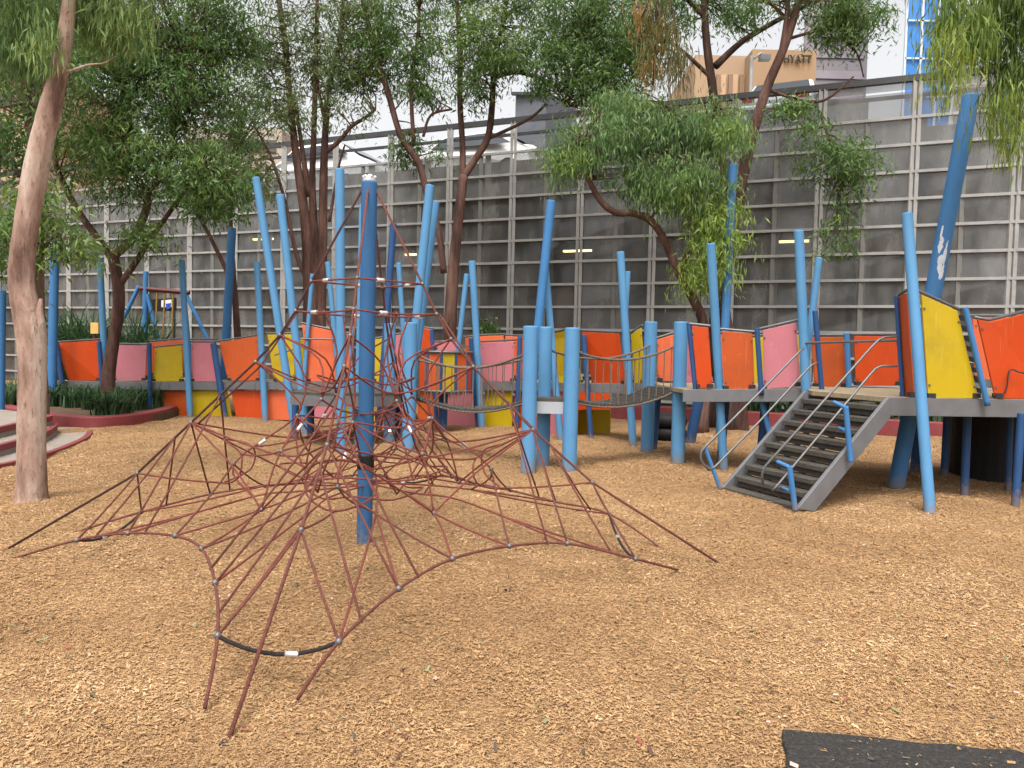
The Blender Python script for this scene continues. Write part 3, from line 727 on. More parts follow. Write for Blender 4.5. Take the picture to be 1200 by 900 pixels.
# --- stairs
def make_stairs():
    BRt, BLf = Vector((2.80, 7.48, 0)), Vector((2.40, 8.47, 0))
    TRt, TLf = Vector((3.86, 7.91, ZD)), Vector((3.47, 8.93, ZD))
    st = thing("staircase", "grey open-riser timber staircase with steel handrails leading up to the landing", "staircase", BRt)
    N = 9
    def at(s, w, h=0): return BLf.lerp(BRt, w).lerp(TLf.lerp(TRt, w), s) + Vector((0, 0, h))
    run = (TRt - BRt); run.z = 0; ru = run.normalized(); wd = (BRt - BLf).normalized()
    go = run.length / N
    for i in range(N):
        s = i / N; z = ZD * (i + .12) / N + .02
        c0, c1 = at(s, .02), at(s, .98); c0.z = c1.z = z
        tr = MB(); a = c0 - ru * .03; b = c1 - ru * .03; dep = ru * (go + .09)
        # two planks per tread
        for q in (0, .52):
            tr.slab([a + dep * q, b + dep * q, b + dep * (q + .46), a + dep * (q + .46)], .05, Vector((0, 0, -1)))
        bevel(tr.build("tread", TREAD, st), .004, 1)
        if i:
            rs = MB(); a = c0 + ru * .01 - Vector((0, 0, .052)); b = c1 + ru * .01 - Vector((0, 0, .052))
            rs.slab([a, b, b - Vector((0, 0, .055)), a - Vector((0, 0, .055))], .03, ru)
            for q in (.3, .66):
                c = a.lerp(b, q) - Vector((0, 0, .045)); rs.box(c + ru * .03 - Vector((0, 0, .03)), (.05, .05, .06), math.atan2(ru.y, ru.x))
            rs.build("riser_bar", TREAD, st)
    for w, k in ((1.02, 1), (-.02, -1)):
        p0, p1 = at(0, w), at(1, w)
        d = Vector((0, 0, .19))
        pts = [p0 + ru * -.02 + Vector((0, 0, .02)), p0 + ru * .20 + Vector((0, 0, -.02)), p1 + Vector((0, 0, -.205)), p1 + Vector((0, 0, -.01)), p1 - ru * .04]
        bevel(MB().slab(pts, .045, wd * k).build("stringer", FASCIA, st), .004, 1)
    # handrails
    def rail(pts, r=.0125):
        MB().tube(crom(pts, 4), r, 10).build("handrail", STEEL, st)
    def pole(a, b, r=.022, m=MBLUE, name="rail_post"):
        MB().tube([a, b], r, 12).build(name, m, st)
    # right rails, picture points at the stair's right side
    def rp(px, py, s, w=.93):
        q = at(s, w); return P(px, py, q.y)
    def lp(px, py, s, w=.0):
        q = at(s, w); return P(px, py, q.y)
    hr = lambda pts, r=.0125: MB().tube(pts, r, 10).build("handrail", STEEL, st)
    hr([rp(894, 568, .05, .72), rp(893, 556, .05, .72), rp(896, 547, .06, .74), rp(960, 476, .45, .8), rp(1020, 408, .85, .85), rp(1030, 398, .92, .87), rp(1037, 395, .96, .87), rp(1052, 394, 1.0, .9)])
    hr([rp(905, 575, .06, .8), rp(909, 571, .07, .8), rp(925, 552, .15, .8), rp(1018, 441, .9, .86), rp(1026, 432, .95, .86), rp(1033, 429, .98, .87), rp(1052, 429, 1.0, .9)])
    hr([lp(831, 551, .02), lp(825, 545, .0), lp(821, 537, 0), lp(822, 529, .0), lp(827, 523, .02), lp(886, 464, .5), lp(936, 413, .96), lp(942, 408, 1.0)])
    hr([lp(831, 551, .02), lp(838, 547, .04), lp(890, 494, .45), lp(945, 434, .95), lp(951, 428, .98), lp(958, 425, 1.0)])
    for (t0, b0, s) in (((925, 546), (932, 598), .03), ((991, 476), (997, 541), .42)):
        q = at(s, 1.09); T, B = P(*t0, q.y), P(*b0, q.y)
        pole(B, T, .027)
        a2 = T - wd * .2 + Vector((0, 0, .02)) - ru * .05
        pole(T + Vector((0, 0, -.012)), P(t0[0] - 14, t0[1] - 5, q.y + .12), .02, MBLUE, "rail_arm")
        pole(T + Vector((0, 0, -.24)), P(t0[0] - 8, t0[1] + 25, q.y + .1), .014, MBLUE, "rail_arm")
    for (t0, b0, s) in (((826, 524), (844, 573), .0),):
        q = at(s, -.03); pole(P(*b0, q.y), P(*t0, q.y), .023)
    return st
make_stairs()

# --- curved walkway running behind
cw = thing("curved_walkway", "long curved low walkway of bright panels running behind the climbing net", "walkway", (0, 15, 0))
edge = [(780, 449.5, 11.95), (735, 450, 12.5), (690, 449, 13.1), (640, 448, 14.0), (600, 448, 14.5), (550, 447.5, 15.0), (480, 447, 15.3), (400, 447, 15.5), (300, 447, 15.5), (200, 448, 15.7), (120, 447, 16.2), (66, 446, 16.7)]
E = [P(*e) for e in edge]
sl = MB()
for a, b in zip(E, E[1:]):
    off = Vector((0, 1.2, 0))
    sl.slab([a, b, b + off, a + off], .05, Vector((0, 0, -1)))
sl.build("deck", DECKM, cw)
for a, b in zip(E, E[1:]): fascia(cw, b, a, .16)
def Ye(px):
    for (x1, _, y1), (x0, _, y0) in zip(edge, edge[1:]):
        if x0 <= px <= x1: return y0 + (y1 - y0) * (px - x0) / (x1 - x0)
    return edge[0][2] if px > edge[0][0] else edge[-1][2]
def cpanel(q, c, dy=-.03, rail=True, **k):
    return panel(cw, q, Ye((q[0][0] + q[3][0]) / 2) + dy, Ye((q[1][0] + q[2][0]) / 2) + dy, c, rail, **k)
cpanel(((66, 402), (115, 399), (117, 446), (80, 446)), 'r')
cpanel(((137, 404), (172, 405), (170, 446), (134, 446)), 'k')
cpanel(((182, 408), (213, 405), (214, 447), (179, 447)), 'y')
cpanel(((225, 402), (250, 402), (258, 447), (224, 447)), 'k')
cpanel(((257, 401), (302, 394), (304, 446), (267, 446)), 'o')
cpanel(((313, 392), (345, 392), (345, 447), (321, 447)), 'y')
cpanel(((354, 380), (410, 392), (410, 447), (360, 447)), 'p')
cpanel(((437, 398), (452, 396), (452, 447), (437, 447)), 'y'); cpanel(((455, 394), (470, 392), (472, 447), (457, 447)), 'k')
cpanel(((545, 396), (560, 395), (560, 446), (547, 446)), 'o')
cpanel(((564, 402), (602, 400), (602, 447), (564, 447)), 'k')
cpanel(((604, 400), (616, 398), (616, 447), (604, 447)), 'o')
cpanel(((648, 391), (666, 387), (683, 449), (650, 449)), 'y')
cpanel(((681, 389), (725, 391), (733, 450), (694, 450)), 'r')
cpanel(((739, 392), (751, 384), (756, 449), (742, 449)), 'y')
# rear edge, seen between the front panels
for q, c in ((((176, 401), (215, 398), (215, 440), (176, 440)), 'p'), (((224, 399), (252, 399), (252, 440), (224, 440)), 'k'), (((110, 404), (124, 404), (124, 440), (112, 440)), 'y'),
             (((165, 404), (180, 404), (180, 440), (165, 440)), 'o'), (((488, 384), (506, 386), (512, 410), (488, 414)), 'r'), (((508, 402), (536, 400), (540, 440), (508, 440)), 'k'),
             (((560, 394), (590, 393), (590, 440), (560, 440)), 'p'), (((592, 394), (622, 395), (622, 440), (592, 440)), 'p'), (((374, 398), (404, 400), (404, 440), (374, 440)), 'o'), (((330, 396), (356, 398), (356, 440), (330, 440)), 'y'),
             (((470, 388), (486, 388), (486, 440), (470, 440)), 'o')):
    cpanel(q, c, 1.15)
# lower panels, down to the ground
for x0, x1, x2, x3, c in ((178, 220, 221, 205, 'b'), (224, 266, 272, 224, 'y'), (271, 308, 309, 277, 'r'), (313, 350, 352, 313, 'p'), (356, 402, 402, 358, 'k'), (405, 440, 440, 405, 'y'), (443, 486, 486, 443, 'r'),
                        (490, 520, 522, 490, 'o'), (524, 566, 567, 524, 'k'), (568, 601, 601, 569, 'y'), (603, 640, 640, 604, 'r'), (643, 676, 676, 643, 'k'), (680, 714, 714, 680, 'y')):
    def pt(x, top):
        Y = Ye(x) + .06; q = P(x, 450, Y); zt = P(x, 447.5, Y).z - .17
        return Vector((q.x, Y, zt if top else -.03))
    if x0 == 680: continue
    bevel(MB().slab([pt(x0, 1), pt(x1, 1), pt(x2, 0), pt(x3, 0)], .02).build("lower_panel", PAN[c], cw), .004, 1)
qa, qb = P(678, 470, 14.2), P(716, 470, 13.9)  # yellow cut down to its lit strip, red panel behind fills the shaded part
bevel(MB().slab([Vector((qa.x, qa.y, .42)), Vector((qb.x, qb.y, .46)), Vector((qb.x, qb.y, .0)), Vector((qa.x, qa.y, -.03))], .02).build("lower_panel", PAN['y'], cw), .004, 1)
qa, qb = P(640, 470, 15.2), P(716, 470, 14.9)
bevel(MB().slab([Vector((qa.x, qa.y, .8)), Vector((qb.x, qb.y, .84)), Vector((qb.x, qb.y, -.03)), Vector((qa.x, qa.y, -.03))], .02).build("lower_panel", PAN['r'], cw), .004, 1)
for (tx, ty, bx, w, m) in ((213, 305, 223, 7, LBLUE), (301, 307, 311, 7.5, LBLUE), (552, 396, 561, 6, DBLUE), (175, 402, 176, 5, DBLUE), (250, 402, 264, 7, DBLUE), (609, 394, 606, 5, DBLUE),
                          (684, 392, 694, 6, DBLUE), (116, 400, 122, 5, DBLUE), (66, 402, 78, 6, DBLUE), (506, 386, 512, 5, DBLUE), (412, 385, 412, 6, LBLUE)):
    Y = Ye(bx) - .12
    b = P(bx, 480, Y); b.z = -.03
    pole_mesh(b, P(tx, ty, Y), wpx(w, Y), m, "post", cw, 12)
for (x0, y0, x1, y1, dy) in ((322, 416, 345, 409, -.15), (352, 397, 410, 398, -.15), (545, 405, 562, 405, -.1), (562, 404, 616, 401, .9)):
    MB().tube([P(x0, y0, Ye(x0) + dy), P(x1, y1, Ye(x1) + dy)], .016, 8).build("rail", STEEL, cw)

# --- round pod with striped sides, behind the left bridge
pod = thing("round_pod", "round seating pod of orange and yellow panels behind the left rope bridge", "play pod", (-1.2, 13.4, 0))
pc = P(520, 440, 14.0); pr = .5
zt, zb = P(520, 414, 13.5).z, P(520, 459, 13.5).z
for k in range(12):
    a0, a1 = R(k * 30 + 3), R(k * 30 + 27)
    w = [Vector((pc.x + pr * math.cos(a), pc.y + pr * math.sin(a), z)) for a, z in ((a0, zt), (a1, zt), (a1, zb), (a0, zb))]
    MB().slab(w, .02, Vector((-math.cos((a0 + a1) / 2), -math.sin((a0 + a1) / 2), 0))).build("panel", PAN['royoryoroyor'[k]], pod)
    am = R(k * 30); q = Vector((pc.x + pr * math.cos(am), pc.y + pr * math.sin(am), 0))
    MB().tube([q + Vector((0, 0, zb)), q + Vector((0, 0, zt + .02))], .025, 8).build("post", DBLUE, pod)
for z in (zt + .02, zb):
    MB().tube([Vector((pc.x + (pr + .01) * math.cos(R(i * 12)), pc.y + (pr + .01) * math.sin(R(i * 12)), z)) for i in range(31)], .024, 8).build("rim", STEEL, pod)
MB().tube([Vector((pc.x, pc.y, zb - .03)), Vector((pc.x, pc.y, zb))], pr, 24).build("seat", PAN['k'], pod)
MB().tube([Vector((pc.x, pc.y, -.05)), Vector((pc.x, pc.y, zb - .03))], .08, 16).build("base", DBLUE, pod)

# --- small platforms carrying the rope bridges
def platform(label, poly, legs, h=.15, m=PALEF):
    z = poly[0].z; c = sum(poly, Vector()) / len(poly)
    t = thing("bridge_platform", label, "platform", (c.x, c.y, 0))
    deck_piece(t, poly, .04, TREAD)
    for a, b in zip(poly, poly[1:] + poly[:1]):
        inward = (c - (a + b) / 2); inward.z = 0; inward.normalize()
        p = [a - Vector((0, 0, .042)), b - Vector((0, 0, .042)), b - Vector((0, 0, h + .042)), a - Vector((0, 0, h + .042))]
        MB().slab(p, .025, inward).build("fascia", m, t)
    for x, y in legs:
        MB().tube([Vector((x, y, -.05)), Vector((x, y, z - .045))], .055, 14).build("leg", DBLUE, t)
    return t
za = .905
platform("small pale-edged platform between three blue stump posts", [V3(.29, 9.60, za), V3(.66, 9.60, za), V3(.68, 9.8, za), V3(.5, 10.0, za), V3(.29, 10.0, za)], [])
yl = 12.0
pa = [P(340, 458, 11.6), P(372, 465, 11.35), P(440, 463, 11.5), P(474, 458, 11.9)]
zl = .80
pa = [Vector((p.x, p.y, zl)) for p in pa] + [V3(-1.65, 13.2, zl), V3(-3.4, 13.2, zl)]
platform("wide grey platform behind the net, carried on dark blue legs", pa, [(G(347, 515).x, 12.1), (G(364, 515).x, 12.2), (-2.45, 12.5), (-1.9, 12.9)], .16, FASCIA)

# --- rope bridges
def rope_bridge(label, A0, A1, B0, B1, dip, n, hr):
    """A0/B0 front side, A1/B1 rear side"""
    t = thing("rope_bridge", label, "rope bridge", (A0 + B1) / 2)
    fr, re = sag(A0, B0, dip, n), sag(A1, B1, dip, n)
    for a, b, i in zip(fr, re, range(n + 1)):
        a, b = a.copy(), b.copy(); a.z += random.uniform(-.006, .006); dirn = (fr[min(i + 1, n)] - fr[max(i - 1, 0)]).normalized()
        MB().bar(a, b, .05, .03).build("slat", TREAD, t)
    for line in (fr, re):
        MB().tube([q + Vector((0, 0, -.03)) for q in line], .014, 7).build("bearing_rope", ROPEG, t)
        off = Vector((0, 0, hr)); up = [q + off - Vector((0, 0, dip * .15)) for q in sag(line[0], line[-1], dip * 1.15, n)]
        MB().tube(up, .016, 7).build("hand_rope", ROPEG, t)
        for i in range(1, n, 2):
            MB().tube([line[i], up[i]], .008, 6).build("hanger_rope", ROPEG, t)
    return t
A0, A1 = V3(.78, 9.62, .89), V3(.52, 10.1, .89)
rope_bridge("sagging rope bridge of grey slats between stump posts and right walkway", A0, A1, V3(2.25, 10.65, 1.0), V3(2.02, 11.35, 1.0), .13, 26, .63)
rope_bridge("sagging rope bridge of grey slats behind the net, left of pale platform", V3(-1.42, 11.25, .82), V3(-1.75, 11.85, .82), V3(.16, 9.68, .86), V3(.36, 10.12, .86), .17, 30, .62)

# ------------------------------------------------------------------ swing, sign, drum seat at back left
sw = thing("swing_frame", "swing set with blue splayed legs and red top bar before the glass wall", "swing", G(190, 470))
Y = 20.0
a, b = P(163, 338, Y), P(222, 343, Y)
MB().tube([a, b], .06, 12).build("top_bar", mat("red_bar_paint", srgb(84, 30, 30), .45), sw)
for (x0, y0, x1, y1, w) in ((163, 335, 118, 410, 4.5), (171, 318, 168, 420, 6), (172, 345, 192, 406, 4.5), (218, 345, 258, 412, 4.5), (216, 345, 224, 410, 4)):
    q0, q1 = P(x0, y0, Y), P(x1, y1, Y); d = q1 - q0; q1 = q0 + d * (q0.z / -d.z)
    q1.x = q0.x + (q1.x - q0.x) * .8
    MB().tube([q0, q1], wpx(w, Y), 12).build("leg", MBLUE, sw)
ch = mat("yellow_chain", srgb(146, 112, 40), .5)
zseat = .55
for i, x in enumerate((184, 193, 203)):
    q = P(x, 343, Y)
    MB().tube([q, Vector((q.x - .03, q.y - .1, zseat))], .022, 8).build("chain", ch, sw)
q0, q1 = P(184, 343, Y), P(203, 343, Y)
MB().box(((q0.x + q1.x) / 2, Y - .1, zseat), (.5, .2, .05)).build("seat", BLACK, sw)
sb = thing("hanging_board", "black board with white and blue picture panel behind the swing chains", "board", P(190, 358, 20.8))
MB().slab([P(172, 351, 20.8), P(206, 349, 20.8), P(206, 364, 20.8), P(172, 365, 20.8)], .05).build("backing", BLACK, sb)
MB().slab([P(189, 352, 20.78), P(201, 351, 20.78), P(201, 360, 20.78), P(189, 360, 20.78)], .015).build("white_panel", WHITE, sb)
MB().slab([P(194, 356, 20.76), P(200, 355, 20.76), P(199, 362, 20.76), P(195, 362, 20.76)], .015).build("blue_panel", mat("royal_blue", srgb(40, 80, 190)), sb)
for x in (174, 204):
    q = P(x, 364, 20.8); MB().tube([Vector((q.x, q.y + .02, 0)), q + Vector((0, .02, 0))], .03, 8).build("stand", BRACK, sb)
sg = thing("small_sign", "small yellow-faced sign box on a dark red post by the plants", "sign", P(111, 400, 17.5))
MB().slab([P(106, 378, 17.4), P(115, 378, 17.4), P(115, 391, 17.4), P(106, 391, 17.4)], .08).build("face", mat("pale_yellow_sign", srgb(232, 190, 110), .5), sg)
q = P(111, 391, 17.45); MB().tube([Vector((q.x, 17.45, 0)), q], .035, 8).build("post", mat("dark_red_post", srgb(96, 34, 32)), sg)
ts = G(797, 523) + Vector((-.05, .9, 0))
td = MB()
for zz in (.12, .34): td.tube([ts + Vector((.24 * math.cos(R(i * 15)), .24 * math.sin(R(i * 15)), zz)) for i in range(25)], .12, 10)
tag(td.build("tyre_stack", BLACK), "black tyres piled in shade under the middle walkway", "tyres")

# ------------------------------------------------------------------ planter, steps, kerbs
kpts = [G(-60, 470), G(20, 492), G(70, 500), G(110, 502.5), G(150, 500), G(185, 494), G(207, 487), G(212, 482)]
ks = crom(kpts, 8)
kb = MB(); kh, kw = .2, .2
vs = []
for i, p in enumerate(ks):
    d = (ks[min(i + 1, len(ks) - 1)] - ks[max(i - 1, 0)]); nrm = Vector((-d.y, d.x, 0)).normalized()
    for o, z in ((0, -.05), (0, kh), (kw, kh + .01), (kw, -.05)):
        vs.append(p + nrm * o + Vector((0, 0, z)))
m_ = len(ks)
kb.add(vs, [(i * 4 + j, (i + 1) * 4 + j, (i + 1) * 4 + j + 1, i * 4 + j + 1) for i in range(m_ - 1) for j in range(3)] + [(0, 1, 2, 3), (4 * m_ - 1, 4 * m_ - 2, 4 * m_ - 3, 4 * m_ - 4)])
tag(bevel(kb.build("planter_kerb", REDK), .02, 2), "curved red painted kerb round the strappy plant bed at left", "kerb")
bed = [Vector((p.x, p.y + .12, .14)) for p in ks]
bd = MB().slab(bed + [Vector((bed[-1].x, 15.5, .14)), Vector((-13, 15.6, .14))], .25, Vector((0, 0, -1)))
tag(bd.build("garden_bed", SOIL), kind="structure")

def blades(name, spots, mt, hmin, hmax, nb, label=None, w=.02, spread=.55):
    V, Fq, T = [], [], []
    for (x, y, z) in spots:
        for _ in range(nb):
            a = random.uniform(0, 6.283); h = random.uniform(hmin, hmax); s = random.uniform(.2, 1) * spread
            bx, by = x + random.gauss(0, .05), y + random.gauss(0, .05)
            d = Vector((math.cos(a), math.sin(a), 0)); sd = Vector((-d.y, d.x, 0)); tn = random.random(); o = len(V)
            for i in range(5):
                t = i / 4; pz = h * (1.7 * t - .95 * t * t * (.6 + s)); c = Vector((bx, by, z)) + d * (s * h * 1.4 * t * t + .12 * t * h) + Vector((0, 0, pz)); ww = w * (1 - t * .85)
                V += [c - sd * ww, c + sd * ww]; T += [tn, tn]
            Fq += [(o + 2 * i, o + 2 * i + 1, o + 2 * i + 3, o + 2 * i + 2) for i in range(4)]
    me = quads(name, np.array([tuple(v) for v in V]), np.array(Fq), np.array(T), mt)
    return link(name, me)
sp_ = []
for _ in range(64):
    px, py = random.uniform(60, 196), random.uniform(468, 491)
    if py > 491 - abs(px - 130) * .12: continue
    if px < 95 and py > 478: continue
    g = G(px, py, .14); sp_.append((g.x, g.y, .14))
for _ in range(16):
    g = G(random.uniform(-30, 22), random.uniform(466, 478), .14); sp_.append((g.x, g.y, .14))
tag(blades("strappy_plants", sp_, STRAP, .3, .55, 48), kind="stuff")
# small bush masses at the foot of the glass wall
def wall_foot(px): return 20 * 25.58 / (18.2 + .0123 * px) - 1.0
sp2 = [(P(px, 400, wall_foot(px)).x, wall_foot(px) - random.uniform(0, .8), 0) for px in [random.uniform(70, 260) for _ in range(2)]]
sp2 = [(P(px, 400, yy).x, yy, 0) for px, yy in [(random.choice((random.uniform(70, 128), random.uniform(74, 120), random.uniform(140, 180))), random.uniform(18.6, 19.8)) for _ in range(34)]]
tag(blades("tall_strappy_plants", sp2, STRAP, 1.5, 2.5, 36, w=.035), kind="stuff")
sp3 = [(P(px, 400, wall_foot(px)).x, wall_foot(px) + .4, .15) for px in [random.uniform(840, 1150) for _ in range(30)]]
tag(blades("kerbside_plants", sp3, STRAP, .4, .8, 30, w=.03), kind="stuff")

# paving and steps at left
def terrace(name, pts, z0, z1, label=None):
    poly = [Vector((p.x, p.y, z1)) for p in pts]
    t = thing(name, label, "step", (poly[1].x, poly[1].y, 0)) if label else None
    o = MB().slab(poly, z1 - z0, Vector((0, 0, -1))).build("slab", CONC, t)
    ed = MB(); n = len(pts) - 2
    c = sum(poly, Vector()) / len(poly)
    vs = []
    ks = poly[:n]
    for i, p in enumerate(ks):
        d = ks[min(i + 1, n - 1)] - ks[max(i - 1, 0)]; nn = Vector((-d.y, d.x, 0)).normalized()
        if nn.dot(c - p) < 0: nn = -nn
        vs += [p - nn * .006 + Vector((0, 0, -.075)), p - nn * .006 + Vector((0, 0, .006)), p + nn * .075 + Vector((0, 0, .006))]
    ed.add(vs, [(i * 3 + j, (i + 1) * 3 + j, (i + 1) * 3 + j + 1, i * 3 + j + 1) for i in range(n - 1) for j in range(2)])
    ed.build("nosing", REDK, t)
def curve_edge(pix, z): return crom([G(x, y, z) for x, y in pix], 6)
back = lambda z: [Vector((-9.0, 15.0, z)), Vector((-14, 15.0, z)), Vector((-14, 7.2, z))]
e1 = curve_edge([(-70, 556), (0, 545), (57, 531), (98, 515), (108, 506), (104, 501)], .03)
terrace("paving_step", e1 + [Vector((-9.2, 12.9, .03)), Vector((-14, 12.9, .03))], -.2, .03, "lowest flush concrete paving with red edge left of the pale trunk")
e2 = curve_edge([(-70, 540), (0, 522), (50, 508), (66, 499), (66, 496)], .17)
terrace("paving_step", e2 + [Vector((-8.9, 12.95, .17)), Vector((-14, 12.95, .17))], .032, .17, "middle concrete step with red nosing left of the pale trunk")
e3 = curve_edge([(-70, 516), (0, 501), (40, 492), (60, 488), (60, 486)], .31)
terrace("paving_step", e3 + [Vector((-8.9, 13.0, .31)), Vector((-14, 13.0, .31))], .172, .31, "top concrete step with red nosing below the plant bed")

# low red wall in front of the glass wall, right
rk = [P(700, 470, 17.9), P(800, 470, 17.0), P(960, 470, 15.7), P(1075, 470, 14.8), P(1300, 470, 13.6)]
mbk = MB()
for a, b in zip(rk, rk[1:]):
    a, b = Vector((a.x, a.y, .30)), Vector((b.x, b.y, .30)); mbk.slab([a, b, b - Vector((0, 0, .4)), a - Vector((0, 0, .4))], .22)
tag(bevel(mbk.build("low_garden_wall", REDK), .02), "low red wall seen beneath the raised walkway at right", "garden wall")
bd2 = MB().slab([Vector((p.x, p.y + .2, .24)) for p in rk] + [Vector((rk[-1].x, rk[-1].y + 1.4, .24)), Vector((rk[0].x, rk[0].y + 1.6, .24))], .2, Vector((0, 0, -1)))
tag(bd2.build("garden_bed", SOIL), kind="structure")

# ------------------------------------------------------------------ glass car park wall
def glass_material(name, clear, dust):
    m = bpy.data.materials.new(name); m.use_nodes = True
    nt = m.node_tree; N, L = nt.nodes, nt.links
    N.remove(N["Principled BSDF"]); out = N["Material Output"]
    tr = N.new("ShaderNodeBsdfTransparent"); tr.inputs[0].default_value = clear
    gl = N.new("ShaderNodeBsdfGlossy"); gl.inputs["Roughness"].default_value = 0.12; gl.inputs[0].default_value = (.9, .9, .9, 1)
    df = N.new("ShaderNodeBsdfDiffuse")
    tc = N.new("ShaderNodeTexCoord"); mp = N.new("ShaderNodeMapping"); mp.inputs["Scale"].default_value = (1, 1, .35)
    L.new(tc.outputs["Object"], mp.inputs[0])
    nz = N.new("ShaderNodeTexNoise"); nz.inputs["Scale"].default_value = 1.1; nz.inputs["Detail"].default_value = 9; nz.inputs["Roughness"].default_value = .68
    L.new(mp.outputs[0], nz.inputs["Vector"])
    rp = N.new("ShaderNodeValToRGB"); rp.color_ramp.elements[0].color = (.085, .084, .08, 1); rp.color_ramp.elements[1].color = (.29, .285, .275, 1)
    rp.color_ramp.elements[0].position = .35; rp.color_ramp.elements[1].position = .68
    L.new(nz.outputs["Fac"], rp.inputs[0]); L.new(rp.outputs[0], df.inputs[0])
    m1 = N.new("ShaderNodeMixShader"); mr = N.new("ShaderNodeMapRange"); mr.inputs[1].default_value = .3; mr.inputs[2].default_value = .7
    mr.inputs[3].default_value = dust - .12; mr.inputs[4].default_value = dust + .12
    L.new(nz.outputs["Fac"], mr.inputs[0]); L.new(mr.outputs[0], m1.inputs[0])
    L.new(tr.outputs[0], m1.inputs[1]); L.new(df.outputs[0], m1.inputs[2])
    fr = N.new("ShaderNodeFresnel"); fr.inputs[0].default_value = 1.5
    m2 = N.new("ShaderNodeMixShader"); L.new(fr.outputs[0], m2.inputs[0]); L.new(m1.outputs[0], m2.inputs[1]); L.new(gl.outputs[0], m2.inputs[2])
    L.new(m2.outputs[0], out.inputs[0])
    return m
GLASS = glass_material("dusty_grey_glass", (.58, .58, .57, 1), .46)
CLEAR = glass_material("smoky_parapet_glass", (.50, .51, .52, 1), .36)

Wd = Vector((.918, -.394, 0)).normalized(); Wn = Vector((-.394, -.918, 0)).normalized()   # along the wall, and out towards the camera
def wz(px): return 20 * 25.58 / (18.2 + .0123 * px)
W600 = P(598, 360, wz(598)); W600.z = 0
BAY, ROW, Z0 = 1.84, .567, 2.61 - 4 * .567
cpk = thing("car_park", "multi-level car park behind a tall grid of dusty grey glass panes", "car park", W600)
K0, K1 = -26, 9
ZT = Z0 + 11 * ROW
def wp(s, z, off=0): return W600 + Wd * s + Wn * off + Vector((0, 0, z))
for k in range(K0, K1):
    s0, s1 = k * BAY + .06, (k + 1) * BAY - .06
    mb = MB()
    for r_ in range(-1, 11):
        z0, z1 = Z0 + r_ * ROW + .02, Z0 + (r_ + 1) * ROW - .02
        if z0 < 0: z0 = .02
        j = [random.uniform(-.022, .022) for _ in range(4)]
        mb.add([wp(s0, z0, j[0]), wp(s1, z0, j[1]), wp(s1, z1, j[2]), wp(s0, z1, j[3])], [(0, 1, 2, 3)])
    mb.build("glass_panel", GLASS, cpk)
    if k >= 1:
        mb = MB()
        for r_ in (11, 12):
            z0, z1 = Z0 + r_ * ROW + .02, Z0 + min(r_ + 1, 12.35) * ROW - .02
            mb.add([wp(s0, z0), wp(s1, z0, .01), wp(s1, z1), wp(s0, z1, .01)], [(0, 1, 2, 3)])
        mb.build("parapet_glass", CLEAR, cpk)
for k in range(K0, K1 + 1):
    mb = MB()
    for o in (-.05, .05):
        mb.bar(wp(k * BAY + o, 0, .02), wp(k * BAY + o, Z0 + 12.35 * ROW, .02), .078, .07)
    mb.build("mullion", FRAME, cpk)
    sk = k * BAY + BAY * .5
    MB().bar(wp(sk, 0, -.42), wp(sk, ZT + .15, -.42), .15, .12).build("inner_post", mat("inner_steel", srgb(176, 174, 166), .6), cpk)
for r_ in range(0, 12):
    MB().bar(wp(K0 * BAY, Z0 + r_ * ROW, .03), wp(K1 * BAY, Z0 + r_ * ROW, .03), .06, .06).build("transom", FRAME, cpk)
for k in range(K0, K1):
    MB().bar(wp((k + .5) * BAY, 0, .012), wp((k + .5) * BAY, ZT, .012), .10, .03).build("inner_post_stand_in", mat("dimmed_post_grey", srgb(104, 103, 99), .6, .1, 5), cpk)  # grey bars before the glass, standing in for inner posts dimmed by it
rl = mat("dark_rail", srgb(58, 58, 60), .5)
MB().bar(wp(K0 * BAY, Z0 + 12.35 * ROW + .05, .0), wp(K1 * BAY, Z0 + 12.35 * ROW + .05, .0), .12, .13).build("parapet_rail", rl, cpk)
MB().bar(wp(K0 * BAY, Z0 + 11.65 * ROW + .1, -.05), wp(K1 * BAY, Z0 + 11.65 * ROW + .1, -.05), .07, .07).build("parapet_rail", rl, cpk)
# structure inside
L0, L1 = K0 * BAY, K1 * BAY
for z in (2.95, 6.10):
    MB().slab([wp(L0, z, -.95), wp(L1, z, -.95), wp(L1, z, -16), wp(L0, z, -16)], .32, Vector((0, 0, -1))).build("floor_slab", DCONC, cpk)
MB().slab([wp(L0, .03, -.3), wp(L1, .03, -.3), wp(L1, .03, -16), wp(L0, .03, -16)], .1, Vector((0, 0, -1))).build("floor_slab", DCONC, cpk)
MB().slab([wp(L0, 0, -16), wp(L1, 0, -16), wp(L1, 5.75, -16), wp(L0, 5.75, -16)], .2, -Wn).build("rear_wall", DCONC, cpk)
for k in range(K0, K1 + 1, 3):
    for d in (-2.2, -8.5):
        MB().bar(wp(k * BAY + .9, 0, d), wp(k * BAY + .9, 5.75, d), .4, .4).build("column", DCONC, cpk)
tube = emit("fluorescent_tube", (1.0, .74, .28, 1), 4)
for (x, y) in ((650, 295.5), (652, 194), (914, 284), (926, 169), (938, 204), (455, 300), (270, 283)):
    q = P(x, y, wz(x)); s = (q - W600).dot(Wd)
    zz = q.z + (q.z - EYE) * .10
    MB().bar(wp(s * 1.02 - .4, zz, -1.7), wp(s * 1.02 + .4, zz, -1.7), .09, .05).build("fluorescent_light", tube, cpk)
MB().slab([wp(L0, 5.7, -.86), wp(L1, 5.7, -.86), wp(L1, ZT + .02, -.86), wp(L0, ZT + .02, -.86)], .09, -Wn).build("upstand", DCONC, cpk)
MB().slab([wp(3.5, 6.84, -1.0), wp(9.5, 6.84, -1.0), wp(9.5, 6.84, -5.6), wp(3.5, 6.84, -5.6)], .9, Vector((0, 0, -1))).build("ramp_slab", DCONC, cpk)
